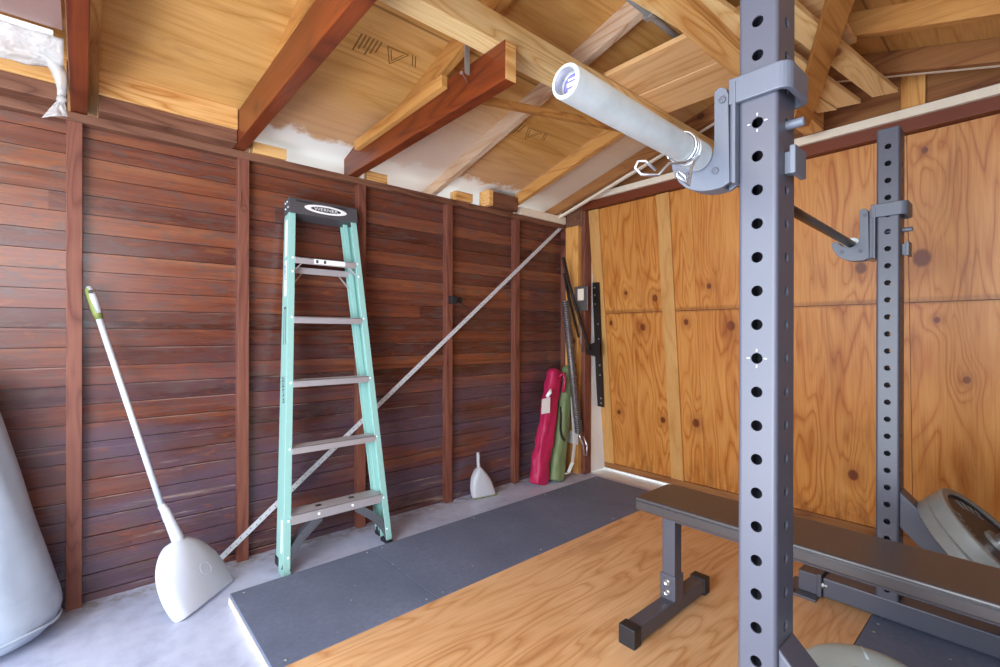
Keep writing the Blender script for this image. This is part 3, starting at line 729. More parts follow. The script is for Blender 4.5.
def bfoot(yc):
    b = MB(); b.box((1.425, yc-.028, .055), (1.915, yc+.028, .108)); b.build('foot', M['steel_dark'], bn, bevel=.004)
    for xa, xb in ((1.392, 1.437), (1.900, 1.945)):
        b = MB(); b.box((xa, yc-.032, PZ), (xb, yc+.032, .113)); b.build('foot_cap', M['dark'], bn, bevel=.004)
    b = MB(); b.box((1.668, yc-.026, .10), (1.722, yc+.026, .443)); b.build('leg_post', M['steel_dark'], bn, bevel=.004)
    b = MB(); b.box((1.662, yc-.031, .106), (1.728, yc+.031, .200)); b.build('leg_socket', M['steel_dark'], bn, bevel=.004)
    for z in (.134, .172):
        b = MB(); b.lathe([(0, .0125), (.004, .0125), (.007, .009), (.0055, .005), (.0055, 0)], (1.662, yc+.001, z), (-1, 0, 0), 20, cap=False); b.build('bolt', M['chrome'], bn)
bfoot(.928); bfoot(-.14)
b = MB(); b.box((1.67, -.17, .402), (1.72, .955, .444)); b.build('spine', M['steel_dark'], bn, bevel=.004)

# ------------------------------------------------------------------ weight plates on an angled peg
ax = V((0, -.70, .714)).normalized(); wv = V((0, -.714, -.70)).normalized()
PC = V((FX+.01, .200, .300))+ax*.072
def plate(off, th, label, face):
    t = thing('weight_plate', label, 'weight plate', PC+ax*off)
    b = MB(); R = .205
    b.lathe([(th-.004, R-.028), (th, R-.024), (th, R-.004), (th-.004, R), (.004, R), (0, R-.004), (0, R-.024), (.004, R-.028)], PC+ax*off, ax, 72, cap=False)
    b.build('rim', M['plate'], t, autosm=30)
    b = MB(); b.lathe([(.006, R-.02), (.006, .026), (th-.012, .026), (th-.012, R-.02)], PC+ax*off, ax, 64, cap=False); b.build('web', M['plate_face'], t, autosm=30)
    b = MB(); b.lathe([(.002, .026), (.002, .048), (th, .044), (th, .026)], PC+ax*off, ax, 40, cap=False); b.build('hub', M['plate'], t, autosm=30)
    if face:
        c0 = PC+ax*(off+th-.012)
        ux = V((1, 0, 0)); uy = -wv
        for k, a in enumerate((150, 138, 126, 114, 66, 54, 42, 30)):
            a = math.radians(a+ 90*0); rad = (ux*math.cos(a)+uy*math.sin(a)); tn = (uy*math.cos(a)-ux*math.sin(a))
            m = c0+rad*.145; b = MB()
            b.bar(m-rad*.016, m+rad*.016, .008, .005, ax)
            b.bar(m+rad*.013-tn*.009, m+rad*.013+tn*.009, .007, .005, ax)
            if k % 2: b.bar(m-rad*.013-tn*.009, m-rad*.013+tn*.009, .007, .005, ax)
            b.build('raised_letter', M['plate'], t)
plate(0, .042, 'rear grey weight plate, pressed against the stand brace behind the other plate', False)
plate(.0425, .052, 'front grey weight plate showing its recessed face and peg', True)
pg = MB(); pg.lathe([(-.03, .024), (.185, .024), (.188, .021)], PC, ax, 32); 
pg.build('plate_peg', M['chrome'], far, autosm=30)

# ------------------------------------------------------------------ translucent tub near the bottom edge
TC = V((1.252, .235, PZ))
tb = thing('plastic_tub', 'translucent pale plastic tub with a domed lid at the bottom edge', 'tub', TC)
b = MB(); b.lathe([(0, .11), (.005, .118), (.29, .130), (.295, .128), (.29, .124), (.01, .112)], TC, (0,0,1), 56, cap=False); b.build('body', M['tub'], tb, smooth=True)
b = MB(); b.lathe([(.285, .134), (.30, .137), (.312, .134), (.332, .124), (.348, .102), (.357, .073), (.362, .04), (.363, 0)], TC, (0,0,1), 56, cap=False); b.build('lid', M['tub'], tb, smooth=True)
for a in (20, 140, 260):
    b = MB(); a = math.radians(a); u = V((math.cos(a), math.sin(a), 0))
    b.tube([TC+u*.03+V((0,0,.362)), TC+u*.07+V((0,0,.357)), TC+u*.100+V((0,0,.347)), TC+u*.122+V((0,0,.332))], .0032, 8)
    b.build('lid_rib', M['tub'], tb, smooth=True)

# ------------------------------------------------------------------ stepladder
LD = thing('stepladder', 'aqua fibreglass stepladder with aluminium steps leaning closed against the board wall', 'ladder', (.965, 2.30, 0))
def LP(z): return 2.262+.1387*z                      # front plane of the ladder
su = V((0, .1387, 1)).normalized()                   # up the rails
sn = V((0, 1, -.1387)).normalized()                  # into the ladder's depth
def lpt(x, z, dep=0.0): return V((x, LP(z), z))+sn*dep
XLo = lambda z: .684+(.783-.684)*(z/1.72)*1.0        # outer edge of left rail
XRo = lambda z: 1.236+(1.140-1.236)*(z/1.72)
def channel(xo, dirn, zb, zt, depth, dep0, flange, name, label=None):
    """C section rail: web outside, flanges pointing inwards (dirn=+1 to the right)"""
    b = MB(); t = .006
    sec = [(0, 0), (flange, 0), (flange, t), (t, t), (t, depth-t), (flange, depth-t), (flange, depth), (0, depth)]
    b.prism(sec, lambda u, v: lpt(xo(zb)+dirn*u, zb, dep0+v), lambda u, v: lpt(xo(zt)+dirn*u, zt, dep0+v))
    return b.build(name, M['aqua'], LD, bevel=.0015)
lr = channel(XLo, 1, .012, 1.735, .070, 0, .032, 'front_rail')
rr = channel(XRo, -1, .012, 1.735, .070, 0, .032, 'front_rail')
for xo, dn, rail in ((XLo, 1, lr), (XRo, -1, rr)):
    for z in (.08, .24, .56, .87, 1.19, 1.42, 1.49):
        b = MB(); b.lathe([(0, .006), (.003, .005), (.004, 0)], lpt(xo(z)+dn*.022, z, 0), -sn, 10)
        b.build('rivet', M['label_w'], rail)
# rear section
XLr = lambda z: XLo(z)+.002; XRr = lambda z: XRo(z)-.008-.026*(z/1.72)
def rear(xo, dn):
    b = MB(); t = .005; fl = .026; dp = .04
    zb, zt = .045, 1.735
    d0 = lambda z: .076-.032*(z/1.72)
    sec = [(0, 0), (fl, 0), (fl, t), (t, t), (t, dp-t), (fl, dp-t), (fl, dp), (0, dp)]
    b.prism(sec, lambda u, v: lpt(xo(zb)+dn*u, zb, d0(zb)+v), lambda u, v: lpt(xo(zt)+dn*u, zt, d0(zt)+v)); b.build('rear_rail', M['aqua'], LD, bevel=.0015)
rear(XLr, 1); rear(XRr, -1)
# steps
for k, z in enumerate((.262, .566, .880, 1.192, 1.495)):
    b = MB(); x0 = XLo(z)+.031; x1 = XRo(z)-.031
    dp = .095 if k == 0 else .075; h = .045 if k == 0 else .032
    b.box((x0, LP(z)-.004, z-h), (x1, LP(z)+.001, z)); b.box((x0, LP(z)-.004, z-.004), (x1, LP(z)+dp, z)); b.box((x0, LP(z)+dp-.004, z-h*.7), (x1, LP(z)+dp, z))
    for q in range(6): b.box((x0, LP(z)+.008+q*dp/7, z), (x1, LP(z)+.013+q*dp/7, z+.0015))
    st = b.build('step', M['alu'], LD, bevel=.001)
    if k == 4:
        b = MB(); b.box((.895, LP(z)-.0050, z-.027), (1.06, LP(z)-.0042, z-.003)); lb = b.build('step_label', M['label_w'], st)
        for xx in (.905, .945):
            b = MB(); b.box((xx, LP(z)-.0055, z-.023), (xx+.012, LP(z)-.0051, z-.007)); b.build('label_print', M['label_k'], st)
    if k == 0:
        for xx in (.86, 1.03):
            b = MB(); b.box((xx, LP(z)+.035, z+.0016), (xx+.028, LP(z)+.06, z+.0022)); b.build('step_stamp', M['label_k'], st)
            b = MB(); b.lathe([(0, .007), (.004, .005)], (xx, LP(z)-.004, z-.022), (0, -1, 0), 10); b.build('rivet', M['label_w'], st)
# rear spreader bars and struts
for z in (1.44,):
    b = MB(); dd = .052
    b.bar(lpt(XLr(z)+.004, z, dd+.0), lpt(XRr(z)-.004, z, dd+.0), .004, .032); b.build('rear_spreader', M['alu'], LD)
for s, xo in ((1, XLo), (-1, XRo)):
    b = MB(); b.bar(lpt(xo(1.40)+s*.012, 1.405, .012), lpt(xo(1.47)+s*.075, 1.475, .012), .004, .014, (0, 1, 0)); b.build('strut', M['alu'], LD)
    b = MB(); b.bar(lpt(xo(1.33)+s*.03, 1.345, .09), lpt(xo(1.43)+s*.095, 1.435, .09), .004, .014, (0, 1, 0)); b.build('strut', M['alu'], LD)
    # dark flat knee braces from the first step down to the rail feet
    b = MB()
    pa = [lpt(xo(.05)+s*.010, .03, .04), lpt(xo(.1)+s*.034, .09, .04), lpt(xo(.16)+s*.085, .155, .04), lpt(xo(.225)+s*.17, .222, .04)]
    for p, q in zip(pa, pa[1:]): b.bar(p, q, .075, .004, (0, 0, 1))
    for p, q in zip(pa, pa[1:]): b.bar(p-sn*.034, q-sn*.034, .040, .004, (0, 1, 0))
    b.build('knee_brace', M['alu_dark'], LD)
    b = MB(); b.box((min(xo(0), xo(0)+s*.034), 2.258, .0), (max(xo(0), xo(0)+s*.034), 2.335, .022)); b.build('foot', M['dark'] if s < 0 else M['aqua'], LD, bevel=.002)
    b = MB(); xr = (XLr if s > 0 else XRr)(0); b.box((min(xr, xr+s*.03), 2.342, 0.02), (max(xr, xr+s*.03), 2.392, .06)); b.build('foot', M['dark'], LD, bevel=.002)
# cap
b = MB(); zc = 1.722
x0, x1 = .783, 1.142
pr = [(-.012, -.005), (-.006, -.005), (-.004, -.0), (.086, -.010), (.088, .06), (.082, .078), (-.006, .080), (-.012, .072)]
def CP(x, v, h): return lpt(x, zc, v)+su*h
b.prism(pr, lambda u, v: CP(x0, u, v), lambda u, v: CP(x1, u, v)); capo = b.build('top_cap', M['cap'], LD, bevel=.005, seg=3)
for xa, xb in ((.815, .90), (1.0, 1.085)):
    b = MB(); b.hexa([CP(x, u, h) for x, u, h in ((xa, -.0128, .058), (xb, -.0128, .058), (xb, -.0118, .058), (xa, -.0118, .058), (xa, -.0128, .066), (xb, -.0128, .066), (xb, -.0118, .066), (xa, -.0118, .066))])
    b.build('cap_slot', M['label_k'], capo)
for u, h in ((.012, .03), (.05, .03), (.02, .06), (.05, .06)):
    b = MB(); b.lathe([(0, .005), (.003, .004)], CP(x0, u, h), (-1, 0, 0), 8); b.build('rivet', M['label_w'], capo)
def oval(cx, h, rx, rh, lift, mat, nm):
    bb = MB(); pts = [(cx+rx*math.cos(k*math.pi/24), h+rh*math.sin(k*math.pi/24)) for k in range(48)]
    bb.prism(pts, lambda u, v: CP(u, -.0125-lift, v), lambda u, v: CP(u, -.012, v)); return bb.build(nm, mat, capo)
oval(.968, .036, .112, .023, .0006, M['label_w'], 'badge')
oval(.968, .036, .080, .0135, .0010, M['label_k'], 'badge_field')
text_mesh('WERNER', 'badge_lettering', M['label_w'], capo, CP(.968, -.0136, .036), (1, 0, 0), su, .0155, .128, .0004)
# printed labels on the outer face of the left rail
def rail_label(z0, z1, v0, v1, mat, nm, lift=.0006):
    bb = MB(); q = [lpt(XLo(z)-lift, z, v) for z, v in ((z0, v0), (z0, v1), (z1, v1), (z1, v0))]; q2 = [p+V((.0004, 0, 0)) for p in q]
    bb.hexa(q+q2); return bb.build(nm, mat, lr)
rail_label(1.50, 1.69, .02, .055, M['label_w'], 'label'); rail_label(1.30, 1.48, .02, .055, M['label_w'], 'label')
rail_label(1.06, 1.24, .022, .027, M['label_k'], 'label_print'); rail_label(1.06, 1.24, .048, .053, M['label_k'], 'label_print'); rail_label(1.235, 1.245, .022, .053, M['label_k'], 'label_print')
text_mesh('WERNER', 'rail_lettering', M['label_b'], lr, lpt(XLo(1.39)-.0012, 1.39, .038), su, -sn*1.0, .022, .14, .0)
text_mesh('WERNER', 'rail_lettering', M['label_k'], lr, lpt(XLo(.80)-.0012, .80, .036), su, -sn*1.0, .024, .22, .0)
rail_label(.10, .245, .018, .042, M['label_w'], 'torn_label')

# ------------------------------------------------------------------ long-handled dustpan
lo = thing('dustpan', 'long-handled white dustpan leaning against the board wall', 'dustpan', (.39, 2.3, 0))
E0 = V((.285, 2.165, .004)); E1 = V((.527, 2.395, .004)); top = V((.018, 2.545, 1.30))
ed = (E1-E0).normalized(); mid = (E0+E1)/2
hd = (top-V((.30, 2.36, .24))).normalized()
neck = V((.285, 2.375, .245))
upd = (neck-mid); nrm = ed.cross(upd).normalized()
if nrm.y > 0: nrm = -nrm
H = upd.length
prof = [(0, 1.0), (.15, 1.02), (.32, 1.02), (.5, .96), (.65, .86), (.78, .72), (.88, .55), (.95, .38), (1.0, .2)]
rows = []
W2 = (E1-E0).length/2
cx_neck = (neck-mid).dot(ed)
for h, w in prof:
    row = []
    for k in range(-8, 9):
        s = k/8; dome = (1-abs(s)**2.6)*(.052*min(1, .25+h*1.3))*(1 if h < .9 else .7)
        side = .0 if abs(s) < .999 else -.045*(1-h*.6)
        c = mid+upd*h
        row.append(c+ed*(s*W2*w)+nrm*(dome+ (0 if abs(k) < 8 else -.03*(1-.4*h))))
    rows.append(row)
b = MB(); b.grid(rows); b.build('pan', M['white_pl'], lo, smooth=True, solid=.004, sub=1)
b = MB(); c = mid+upd*.42+nrm*.0535+ed*.0
b.tube([c+(ed*math.cos(a*math.pi/12)+upd.normalized()*math.sin(a*math.pi/12))*.026 for a in range(24)], .0007, 6, closed=True); b.build('embossed_ring', M['white_pl'], lo, smooth=True)
ha = neck-(top-neck).normalized()*.01; hdv = (top-neck).normalized()
b = MB(); b.tube([ha+nrm*.025-hdv*.03, ha+nrm*.022+hdv*.02, ha+nrm*.01+hdv*.14, ha+hdv*.17], [.024, .023, .017, .0145], 16); b.build('socket', M['white_pl'], lo, smooth=True)
b = MB(); b.tube([ha+hdv*.1, top-hdv*.12], .0115, 16); b.build('handle', M['white_pl'], lo, smooth=True)
g0 = top-hdv*.14
b = MB(); b.tube([g0, g0+hdv*.03, g0+hdv*.09, g0+hdv*.125, g0+hdv*.14], [.0125, .0165, .0165, .015, .006], 16); gp = b.build('grip', M['green_pl'], lo, smooth=True)
b = MB(); b.tube([g0+hdv*.025+V((.004, -.006, 0)), g0+hdv*.09+V((.004, -.006, 0)), g0+hdv*.137+V((.002, -.004, 0))], [.011, .0145, .010], 16); b.build('grip_inlay', M['grey_pl'], gp, smooth=True)
b = MB(); b.lathe([(0, .008), (.004, .006)], g0+hdv*.115+V((.002, -.018, 0)), (-.1, -1, 0), 14); b.build('hang_hole', M['label_k'], gp)

# ------------------------------------------------------------------ small dustpan
sp = thing('hand_dustpan', 'small grey hand dustpan with a lime lip propped against the wall', 'dustpan', (2.05, 2.49, 0))
E0 = V((1.962, 2.497, .004)); E1 = V((2.142, 2.462, .004)); neck = V((2.035, 2.535, .195)); tp = V((2.042, 2.545, .292))
ed = (E1-E0).normalized(); mid = (E0+E1)/2; upd = neck-mid; nrm = ed.cross(upd).normalized()
if nrm.y > 0: nrm = -nrm
W2 = (E1-E0).length/2; rows = []
for h, w in ((0, 1.0), (.2, 1.0), (.4, .95), (.58, .82), (.74, .64), (.87, .42), (1.0, .16)):
    row = []
    for k in range(-8, 9):
        s = k/8; dome = (1-abs(s)**3)*(.03*min(1, .3+h))
        row.append(mid+upd*h+ed*(s*W2*w)+nrm*(dome+(0 if abs(k) < 8 else -.02)))
    rows.append(row)
b = MB(); b.grid(rows); b.build('pan', M['grey_pl'], sp, smooth=True, solid=.003, sub=1)
b = MB(); b.bar(E0+nrm*.004-V((0,0,.0)), E1+nrm*.004, .006, .010); b.build('lip', M['green_pl'], sp, bevel=.002)
b = MB(); b.tube([neck-(tp-neck)*.25+nrm*.01, neck+nrm*.006, neck*.6+tp*.4, tp, tp+V((0,0,.004))], [.013, .0125, .011, .0125, .006], 14); b.build('handle', M['grey_pl'], sp, smooth=True)
b = MB(); b.lathe([(0, .004), (.002, .003)], tp+V((0, -.0125, -.006)), (0, -1, 0), 10); b.build('hang_hole', M['label_k'], sp)

# ------------------------------------------------------------------ nylon carry bags
def carry_bag(name, base, top_, r0, mat, label, seed, flat=.72):
    base = V(base); top_ = V(top_); t = thing(name, label, 'bag', base, 'folding chair carry bags')
    b = MB(); d = top_-base; u = V((1, 0, 0))-d.normalized()*d.normalized().x; u.normalize(); w = d.normalized().cross(u)
    if w.y > 0: w = -w
    n = 60; seg = 32; rings = []
    for i in range(n+1):
        s = i/n
        prof = (1 if s > .012 else .86)*(1 if s < .95 else max(.55, 1-((s-.95)/.05)**2*.45))
        ring = []
        for k in range(seg):
            a = 2*math.pi*k/seg
            nz = mnoise.noise(V((math.cos(a)*1.3, math.sin(a)*1.3, s*6+seed)))*.20+mnoise.noise(V((math.cos(a)*3, math.sin(a)*3, s*17+seed)))*.13
            ca, sa = math.cos(a), math.sin(a); sq = (abs(ca)**4+abs(sa)**4)**(-1/4)
            rr = r0*prof*sq*(1+nz)*(1.06-.12*s)
            ring.append(base+d*s+u*(rr*ca)+w*(rr*sa*flat))
        rings.append([b.bm.verts.new(p) for p in ring])
    for A_, B_ in zip(rings, rings[1:]):
        for k in range(seg): b._f([A_[k], A_[(k+1) % seg], B_[(k+1) % seg], B_[k]])
    b._f(rings[0][::-1]); b._f(rings[-1])
    b.build('sack', mat, t, smooth=True, sub=1)
    return t, u, w, d
pk, u, w, d = carry_bag('carry_bag', (2.505, 2.425, .003), (2.775, 2.50, .835), .066, M['pink'], 'magenta nylon carry bag with a white tag leaning in the corner', 1.3)
c = V((2.505, 2.425, .003))
b = MB(); q = c+d*.66+w*.066-u*.11
b.hexa([q+u*a+V((0,0,h))+w*l for a, h, l in ((-.055, -.09, .004), (.035, -.06, .004), (.035, -.06, .006), (-.055, -.09, .006), (-.05, .02, .004), (.04, .06, .004), (.04, .06, .006), (-.05, .02, .006))])
b.build('tag', M['label_w'], pk)
b = MB(); b.tube([q+V((0,0,.05))+w*.006, q+u*.03+V((0,0,.09))+w*.012, q+u*.045+V((0,0,.12))+w*.004], [.012, .016, .006], 10); b.build('tag_loop', M['label_w'], pk, smooth=True)
b = MB(); b.tube([c+d*.93+w*.05+u*.01, c+d*.97+w*.06+u*.03, c+d*.9+w*.072+u*.055, c+d*.8+w*.06+u*.06], .012, 8); b.build('gathered_neck', M['pink'], pk, smooth=True)
gk, u2, w2, d2 = carry_bag('carry_bag', (2.665, 2.395, .003), (2.93, 2.49, .85), .058, M['green'], 'sage green nylon carry bag leaning beside the magenta one', 6.1)
c2 = V((2.665, 2.395, .003)); 
b = MB(); pts = [c2+d2*.62-u2*.06+w2*.02, c2+d2*.52-u2*.065+w2*.035, c2+d2*.42-u2*.058+w2*.04, c2+d2*.36-u2*.04+w2*.05, c2+d2*.34-u2*.01+w2*.055]
for p, q in zip(pts, pts[1:]): b.bar(p, q, .022, .003, w2)
b.build('carry_strap', M['blackweb'], gk)

# ------------------------------------------------------------------ big grey bag at the left edge
BG = V((-.318, 2.405, 0))
bg = thing('floor_bag', 'large pale grey padded bag leaning at the left edge', 'bag', BG)
b = MB(); n = 26; seg = 56; rings = []
RX, RY = .300, .180
for i in range(n+1):
    s = i/n; z = .012+1.02*s
    r = 1-.36*s if s > .12 else (.72+.28*math.sin(s/.12*math.pi/2))*(1-.36*s)
    if s > .9: r *= max(.15, 1-((s-.9)/.1)**2*.85)
    off = V((-.145*s, .03*s, 0)); ring = []
    for k in range(seg):
        a = 2*math.pi*k/seg
        nz = mnoise.noise(V((math.cos(a)*1.6, math.sin(a)*1.6, s*3.0)))*.05+mnoise.noise(V((math.cos(a)*5, math.sin(a)*5, s*4.0)))*.018*(1.4-s)
        ring.append(b.bm.verts.new(BG+off+V((math.cos(a)*RX*r*(1+nz), math.sin(a)*RY*r*(1+nz), z))))
    rings.append(ring)
for A_, B_ in zip(rings, rings[1:]):
    for k in range(seg): b._f([A_[k], A_[(k+1) % seg], B_[(k+1) % seg], B_[k]])
b._f(rings[0][::-1]); b._f(rings[-1])
b.build('cover', M['bag'], bg, smooth=True, sub=1)
ringp = [BG+V((math.cos(a*math.pi/32)*RX*.905-.012, math.sin(a*math.pi/32)*RY*.905, 0))+V((0,0,.074+.003*math.sin(a*.7))) for a in range(64)]
b = MB(); b.tube(ringp, .005, 8, closed=True); b.build('piped_seam', M['bag'], bg, smooth=True)

# ------------------------------------------------------------------ overhead lumber and odds and ends
def lumber(name, label, cat, b, mat, base, group=None, bevel=.002):
    o = b.build(name, mat, base=base, bevel=bevel); tag(o, label, cat, group); return o
b = MB(); b.box((-1.0, 1.285, 2.157), (2.86, 1.328, 2.262)); b.box((-1.0, 1.332, 2.157), (2.86, 1.375, 2.262))
b.bm.free()
b = MB(); b.box((-1.0, 1.285, 2.157), (2.86, 1.375, 2.262))
lumber('timber_beam', 'pale fir beam running across the cut end of the dark joist', 'beam', b, M['fir_x'], (1, 1.33, 2.157))
b = MB(); b.box((-1.0, .735, 2.157), (2.86, .822, 2.255))
lumber('timber_beam', 'orange fir beam passing behind the top of the near squat stand', 'beam', b, M['fir_x2'], (1, .78, 2.157))
b = MB(); b.box((1.765, .48, 2.266), (2.02, 1.305, 2.288)); lumber('plank', 'wide flat plank across the beams, its edge next to the grey conduit', 'plank', b, M['cedar_y'], (1.9, .9, 2.266), 'wide planks laid across the beams')
b = MB(); b.box((2.03, .48, 2.266), (2.30, 1.300, 2.288)); lumber('plank', 'wide flat plank across the beams, nearer the gable', 'plank', b, M['cedar_y'], (2.16, .9, 2.266), 'wide planks laid across the beams')
dv = V((.9945, -.1146*1.0, 0)).normalized(); pv = V((dv.y, -dv.x, 0))
def loose(ex, ey, w, L, z, lab):
    e = V((ex, ey, z)); bb = MB(); q = e-dv*L; s = V((-dv.y, dv.x, 0))*w
    sk = dv*(-.035)
    bb.hexa([q, e, e+s+sk, q+s, q+V((0,0,.022)), e+V((0,0,.022)), e+s+sk+V((0,0,.022)), q+s+V((0,0,.022))])
    lumber('board', lab, 'board', bb, M['fir_x'], e, 'loose boards under the ridge')
loose(2.765, .425, .085, 1.6, 2.205, 'pale loose board at the right of the near stand, its end reaching farthest right')
loose(2.76, .56, .085, 1.6, 2.202, 'pale loose board, middle of those right of the near stand')
loose(2.75, .652, .07, 1.6, 2.200, 'pale loose board closest to the near stand')
b = MB(); b.bar((1.15, .15, 2.175), (2.72, .80, 2.175), .075, .042); lumber('cross_stick', 'brown rough timber crossing under the loose boards', 'timber', b, M['brown_x'], (2, .4, 2.155))
b = MB(); b.bar((1.30, 1.62, 2.135), (2.10, 1.34, 2.13), .03, .03); lumber('thin_batten', 'thin brown stick lying below the roof beside the cut joist', 'stick', b, M['brown_x'], (1.7, 1.5, 2.12))
b = MB(); b.bar((1.105, 2.42, 2.115), (1.105, 1.60, 2.135), .03, .05); lumber('wood_scrap', 'short fir scrap lying along the cut dark joist', 'scrap', b, M['fir_y'], (1.05, 2.0, 2.15))
cd = thing('conduit', 'grey conduit pipe under the ridge above the planks', 'pipe', (1.7, .99, 2.32))
b = MB(); b.tube([(1.2, .99, 2.335), (2.3, .99, 2.335)], .013, 14); b.build('pipe', M['galv'], cd, smooth=True)
b = MB(); b.box((1.62, .97, 2.32), (1.645, 1.01, 2.352)); b.build('clamp', M['galv'], cd)
cw = thing('wire_hanger', 'bent metal rod and white wire above the pale beam', 'wire', (1.05, 1.18, 2.3))
b = MB(); b.tube([(1.10, 1.17, 2.29), (1.20, 1.06, 2.36), (1.32, .98, 2.43)], .012, 10); b.build('rod', M['galv'], cw, smooth=True)
b = MB(); b.tube([(1.04, 1.25, 2.27), (1.08, 1.2, 2.30), (1.12, 1.17, 2.35), (1.14, 1.15, 2.44)], .004, 8); b.build('wire', M['white_pl'], cw, smooth=True)
b = MB(); b.bar((1.09, 1.43, 2.09), (1.09, 1.43, 2.34), .022, .003, (0, 1, 0)); 
tag(b.build('strap_hanger', M['galv'], base=(1.09, 1.5, 2.1)), 'grey metal strap nailed to the cut dark joist', 'strap')
b = MB(); b.tube([(1.124, 1.47, 2.085), (1.10, 1.45, 2.083), (1.06, 1.425, 2.082)], .003, 8); b.lathe([(0, .0065), (.002, .0065)], (1.06, 1.425, 2.082), (-1, -.5, 0), 10)
tag(b.build('nail', M['chrome'], base=(1.124, 1.47, 2.085)), 'bright nail sticking out of the cut dark joist', 'nail')
# black bracket on the fourth stud
hk = thing('wall_clip', 'small black clip holder on a stud right of the ladder', 'clip', (1.84, 2.54, 1.335))
b = MB(); b.box((1.80, 2.52, 1.305), (1.845, 2.556, 1.355)); b.build('body', M['dark'], hk, bevel=.004)
b = MB(); b.lathe([(0, .022), (.008, .022), (.01, .012), (.03, .012), (.032, .02), (.04, .02)], (1.845, 2.535, 1.33), (1, 0, 0), 18); b.build('knob', M['iron'], hk)
b = MB(); b.tube([(1.885, 2.535, 1.315), (1.91, 2.55, 1.30), (1.95, 2.575, 1.295), (1.98, 2.595, 1.295)], .003, 6); b.build('wire', M['dark'], hk, smooth=True)
b = MB(); b.tube([(.578, 2.552, 1.80), (.574, 2.55, 1.74), (.567, 2.55, 1.715), (.584, 2.549, 1.695), (.600, 2.549, 1.712), (.585, 2.549, 1.732), (.568, 2.55, 1.716)], .0016, 6)
tag(b.build('wire_hook', M['redwood'], base=(.58, 2.55, 1.7)), 'bent wire hook hanging on the stud left of the ladder', 'hook')

# stored panel, rail and plastic at the upper left
b = MB(); b.box((-.9, 1.75, 2.146), (-.050, 2.215, 2.158)); o = lumber('stored_panel', 'dull brown panel stored on the joists at upper left', 'panel', b, M['old_panel'], (-.6, 2, 2.146))
b = MB(); b.box((-.75, 2.222, 2.128), (-.075, 2.245, 2.142)); lumber('white_rail', 'thin white strip edging the stored panel at upper left', 'strip', b, M['white_paint'], (-.6, 2.22, 2.128))
fm = thing('plastic_sheet', 'crumpled clear plastic sheeting knotted and hanging at upper left', 'plastic sheet', (-.2, 2.3, 2.0))
rows = []
for i in range(61):
    x = -.75+i/60*.70; row = []
    for j in range(17):
        s = j/16; k_ = max(0, (x+.16)/.11) if x > -.16 else 0
        y = 2.236+.075*s; z = 2.126-.085*math.sin(s*math.pi*.5)*(1-.1*k_)-.012*math.sin(s*math.pi)+.012*mnoise.noise(V((x*11, s*4, 1.0)))
        row.append(V((x, y+.012*mnoise.noise(V((x*17, s*6, 4.0))), z+.004*mnoise.noise(V((x*60, s*9, 2.0))))))
    rows.append(row)
b = MB(); b.grid(rows); b.build('sheet', M['film'], fm, smooth=True, solid=.002)
pth = [V((-.125, 2.292, 2.085)), V((-.092, 2.294, 2.078)), V((-.068, 2.297, 2.055)), V((-.057, 2.30, 2.01)), V((-.056, 2.30, 1.97)), V((-.058, 2.30, 1.945))]
b = MB(); R_ = b.tube(pth, [.026, .028, .024, .017, .012, .013], 24)
for rg in R_:
    for v in rg: v.co += V((mnoise.noise(v.co*60), mnoise.noise(v.co*60+V((5,0,0))), mnoise.noise(v.co*50+V((0,7,0)))))*.008
b.build('twist', M['film'], fm, smooth=True, sub=1)
b = MB(); b.tube([V((-.058, 2.30, 1.952)), V((-.054, 2.298, 1.940)), V((-.062, 2.298, 1.928))], [.011, .016, .010], 14); b.build('knot', M['film'], fm, smooth=True)
rows = []
for i in range(10):
    s = i/9; row = []
    for j in range(13):
        q = j/12-.5; a = V((-.058, 2.298, 1.936)); wd = .014+.062*s**.8
        e = a+V((-.016, .0, -.066))*s+V((.92, 0, .33 if True else 0))*(q*wd)+V((0, -.012*math.cos(q*3.0)*s, 0))
        e += V((0, .008*mnoise.noise(V((q*6, s*4, 3.0))), .003*mnoise.noise(V((q*9, s*5, 7.0)))))
        row.append(e)
    rows.append(row)
b = MB(); b.grid(rows); b.build('tail', M['film'], fm, smooth=True, solid=.003, sub=1)

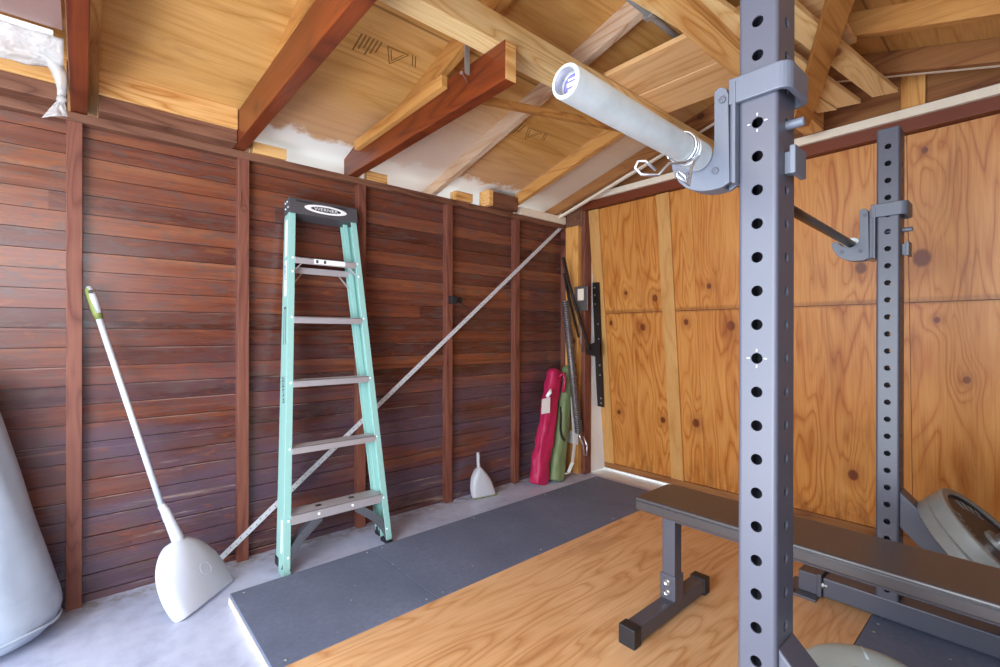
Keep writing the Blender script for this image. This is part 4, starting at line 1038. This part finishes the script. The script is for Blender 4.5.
# ------------------------------------------------------------------ light
w = bpy.data.worlds.new('World'); sc.world = w; w.use_nodes = True
bgN = w.node_tree.nodes['Background']; bgN.inputs[0].default_value = (.80, .90, 1.0, 1); bgN.inputs[1].default_value = 3.2
def area(name, loc, target, sx, sy, power, col=(1, 1, 1), spread=180):
    l = bpy.data.lights.new(name, 'AREA'); l.shape = 'RECTANGLE'; l.size = sx; l.size_y = sy; l.energy = power; l.color = col; l.spread = math.radians(spread)
    o = bpy.data.objects.new(name, l); COL.objects.link(o); o.location = loc
    o.rotation_euler = (V(target)-V(loc)).to_track_quat('-Z', 'Y').to_euler(); return o
area('doorway_daylight', (XB+.03, .40, 1.15), (3, 1.35, 1.0), 1.7, 1.9, 66, (.76, .875, 1.0))
area('upward_fill', (XB+.05, .45, .35), (1.4, 1.2, 2.4), 1.7, .6, 27, (.97, .97, 1.0))  # added ambient fill, aimed up to brighten the ceiling
area('side_fill', (-.3, YR+.03, 1.48), (.6, 2.5, .9), 1.2, .95, 9, (.82, .91, 1.0))  # added fill light in the made-up side opening
lamp = bpy.data.lights.new('overhead_fill', 'POINT'); lamp.energy = 9; lamp.color = (1.0, .94, .86); lamp.shadow_soft_size = .15  # added fill lamp overhead, out of view, no fixture known
lo_ = bpy.data.objects.new('overhead_fill', lamp); COL.objects.link(lo_); lo_.location = (-.75, .95, 2.0)

# ------------------------------------------------------------------ camera
YAW = .8492; PI_ = -.0008; RO = .0021
fw = V((math.cos(YAW)*math.cos(PI_), math.sin(YAW)*math.cos(PI_), math.sin(PI_)))
r = fw.cross(V((0, 0, 1))).normalized(); u = r.cross(fw)
r2 = r*math.cos(RO)+u*math.sin(RO); u2 = -r*math.sin(RO)+u*math.cos(RO)
cam = bpy.data.cameras.new('camera'); cam.sensor_width = 36; cam.sensor_fit = 'HORIZONTAL'; cam.lens = 36*474.84/1000; cam.clip_start = .02
co = bpy.data.objects.new('camera', cam); COL.objects.link(co)
co.matrix_world = Matrix(((r2.x, u2.x, -fw.x, 0), (r2.y, u2.y, -fw.y, 0), (r2.z, u2.z, -fw.z, 1.1129), (0, 0, 0, 1)))
sc.camera = co
vs = sc.view_settings; vs.view_transform = 'Standard'; vs.look = 'None'; vs.gamma = 1; vs.use_curve_mapping = False; vs.exposure = 0.42
sc.cycles.use_denoising = True
sc.cycles.max_bounces = 8; sc.cycles.diffuse_bounces = 5; sc.cycles.transparent_max_bounces = 12
sc.cycles.sample_clamp_indirect = 6
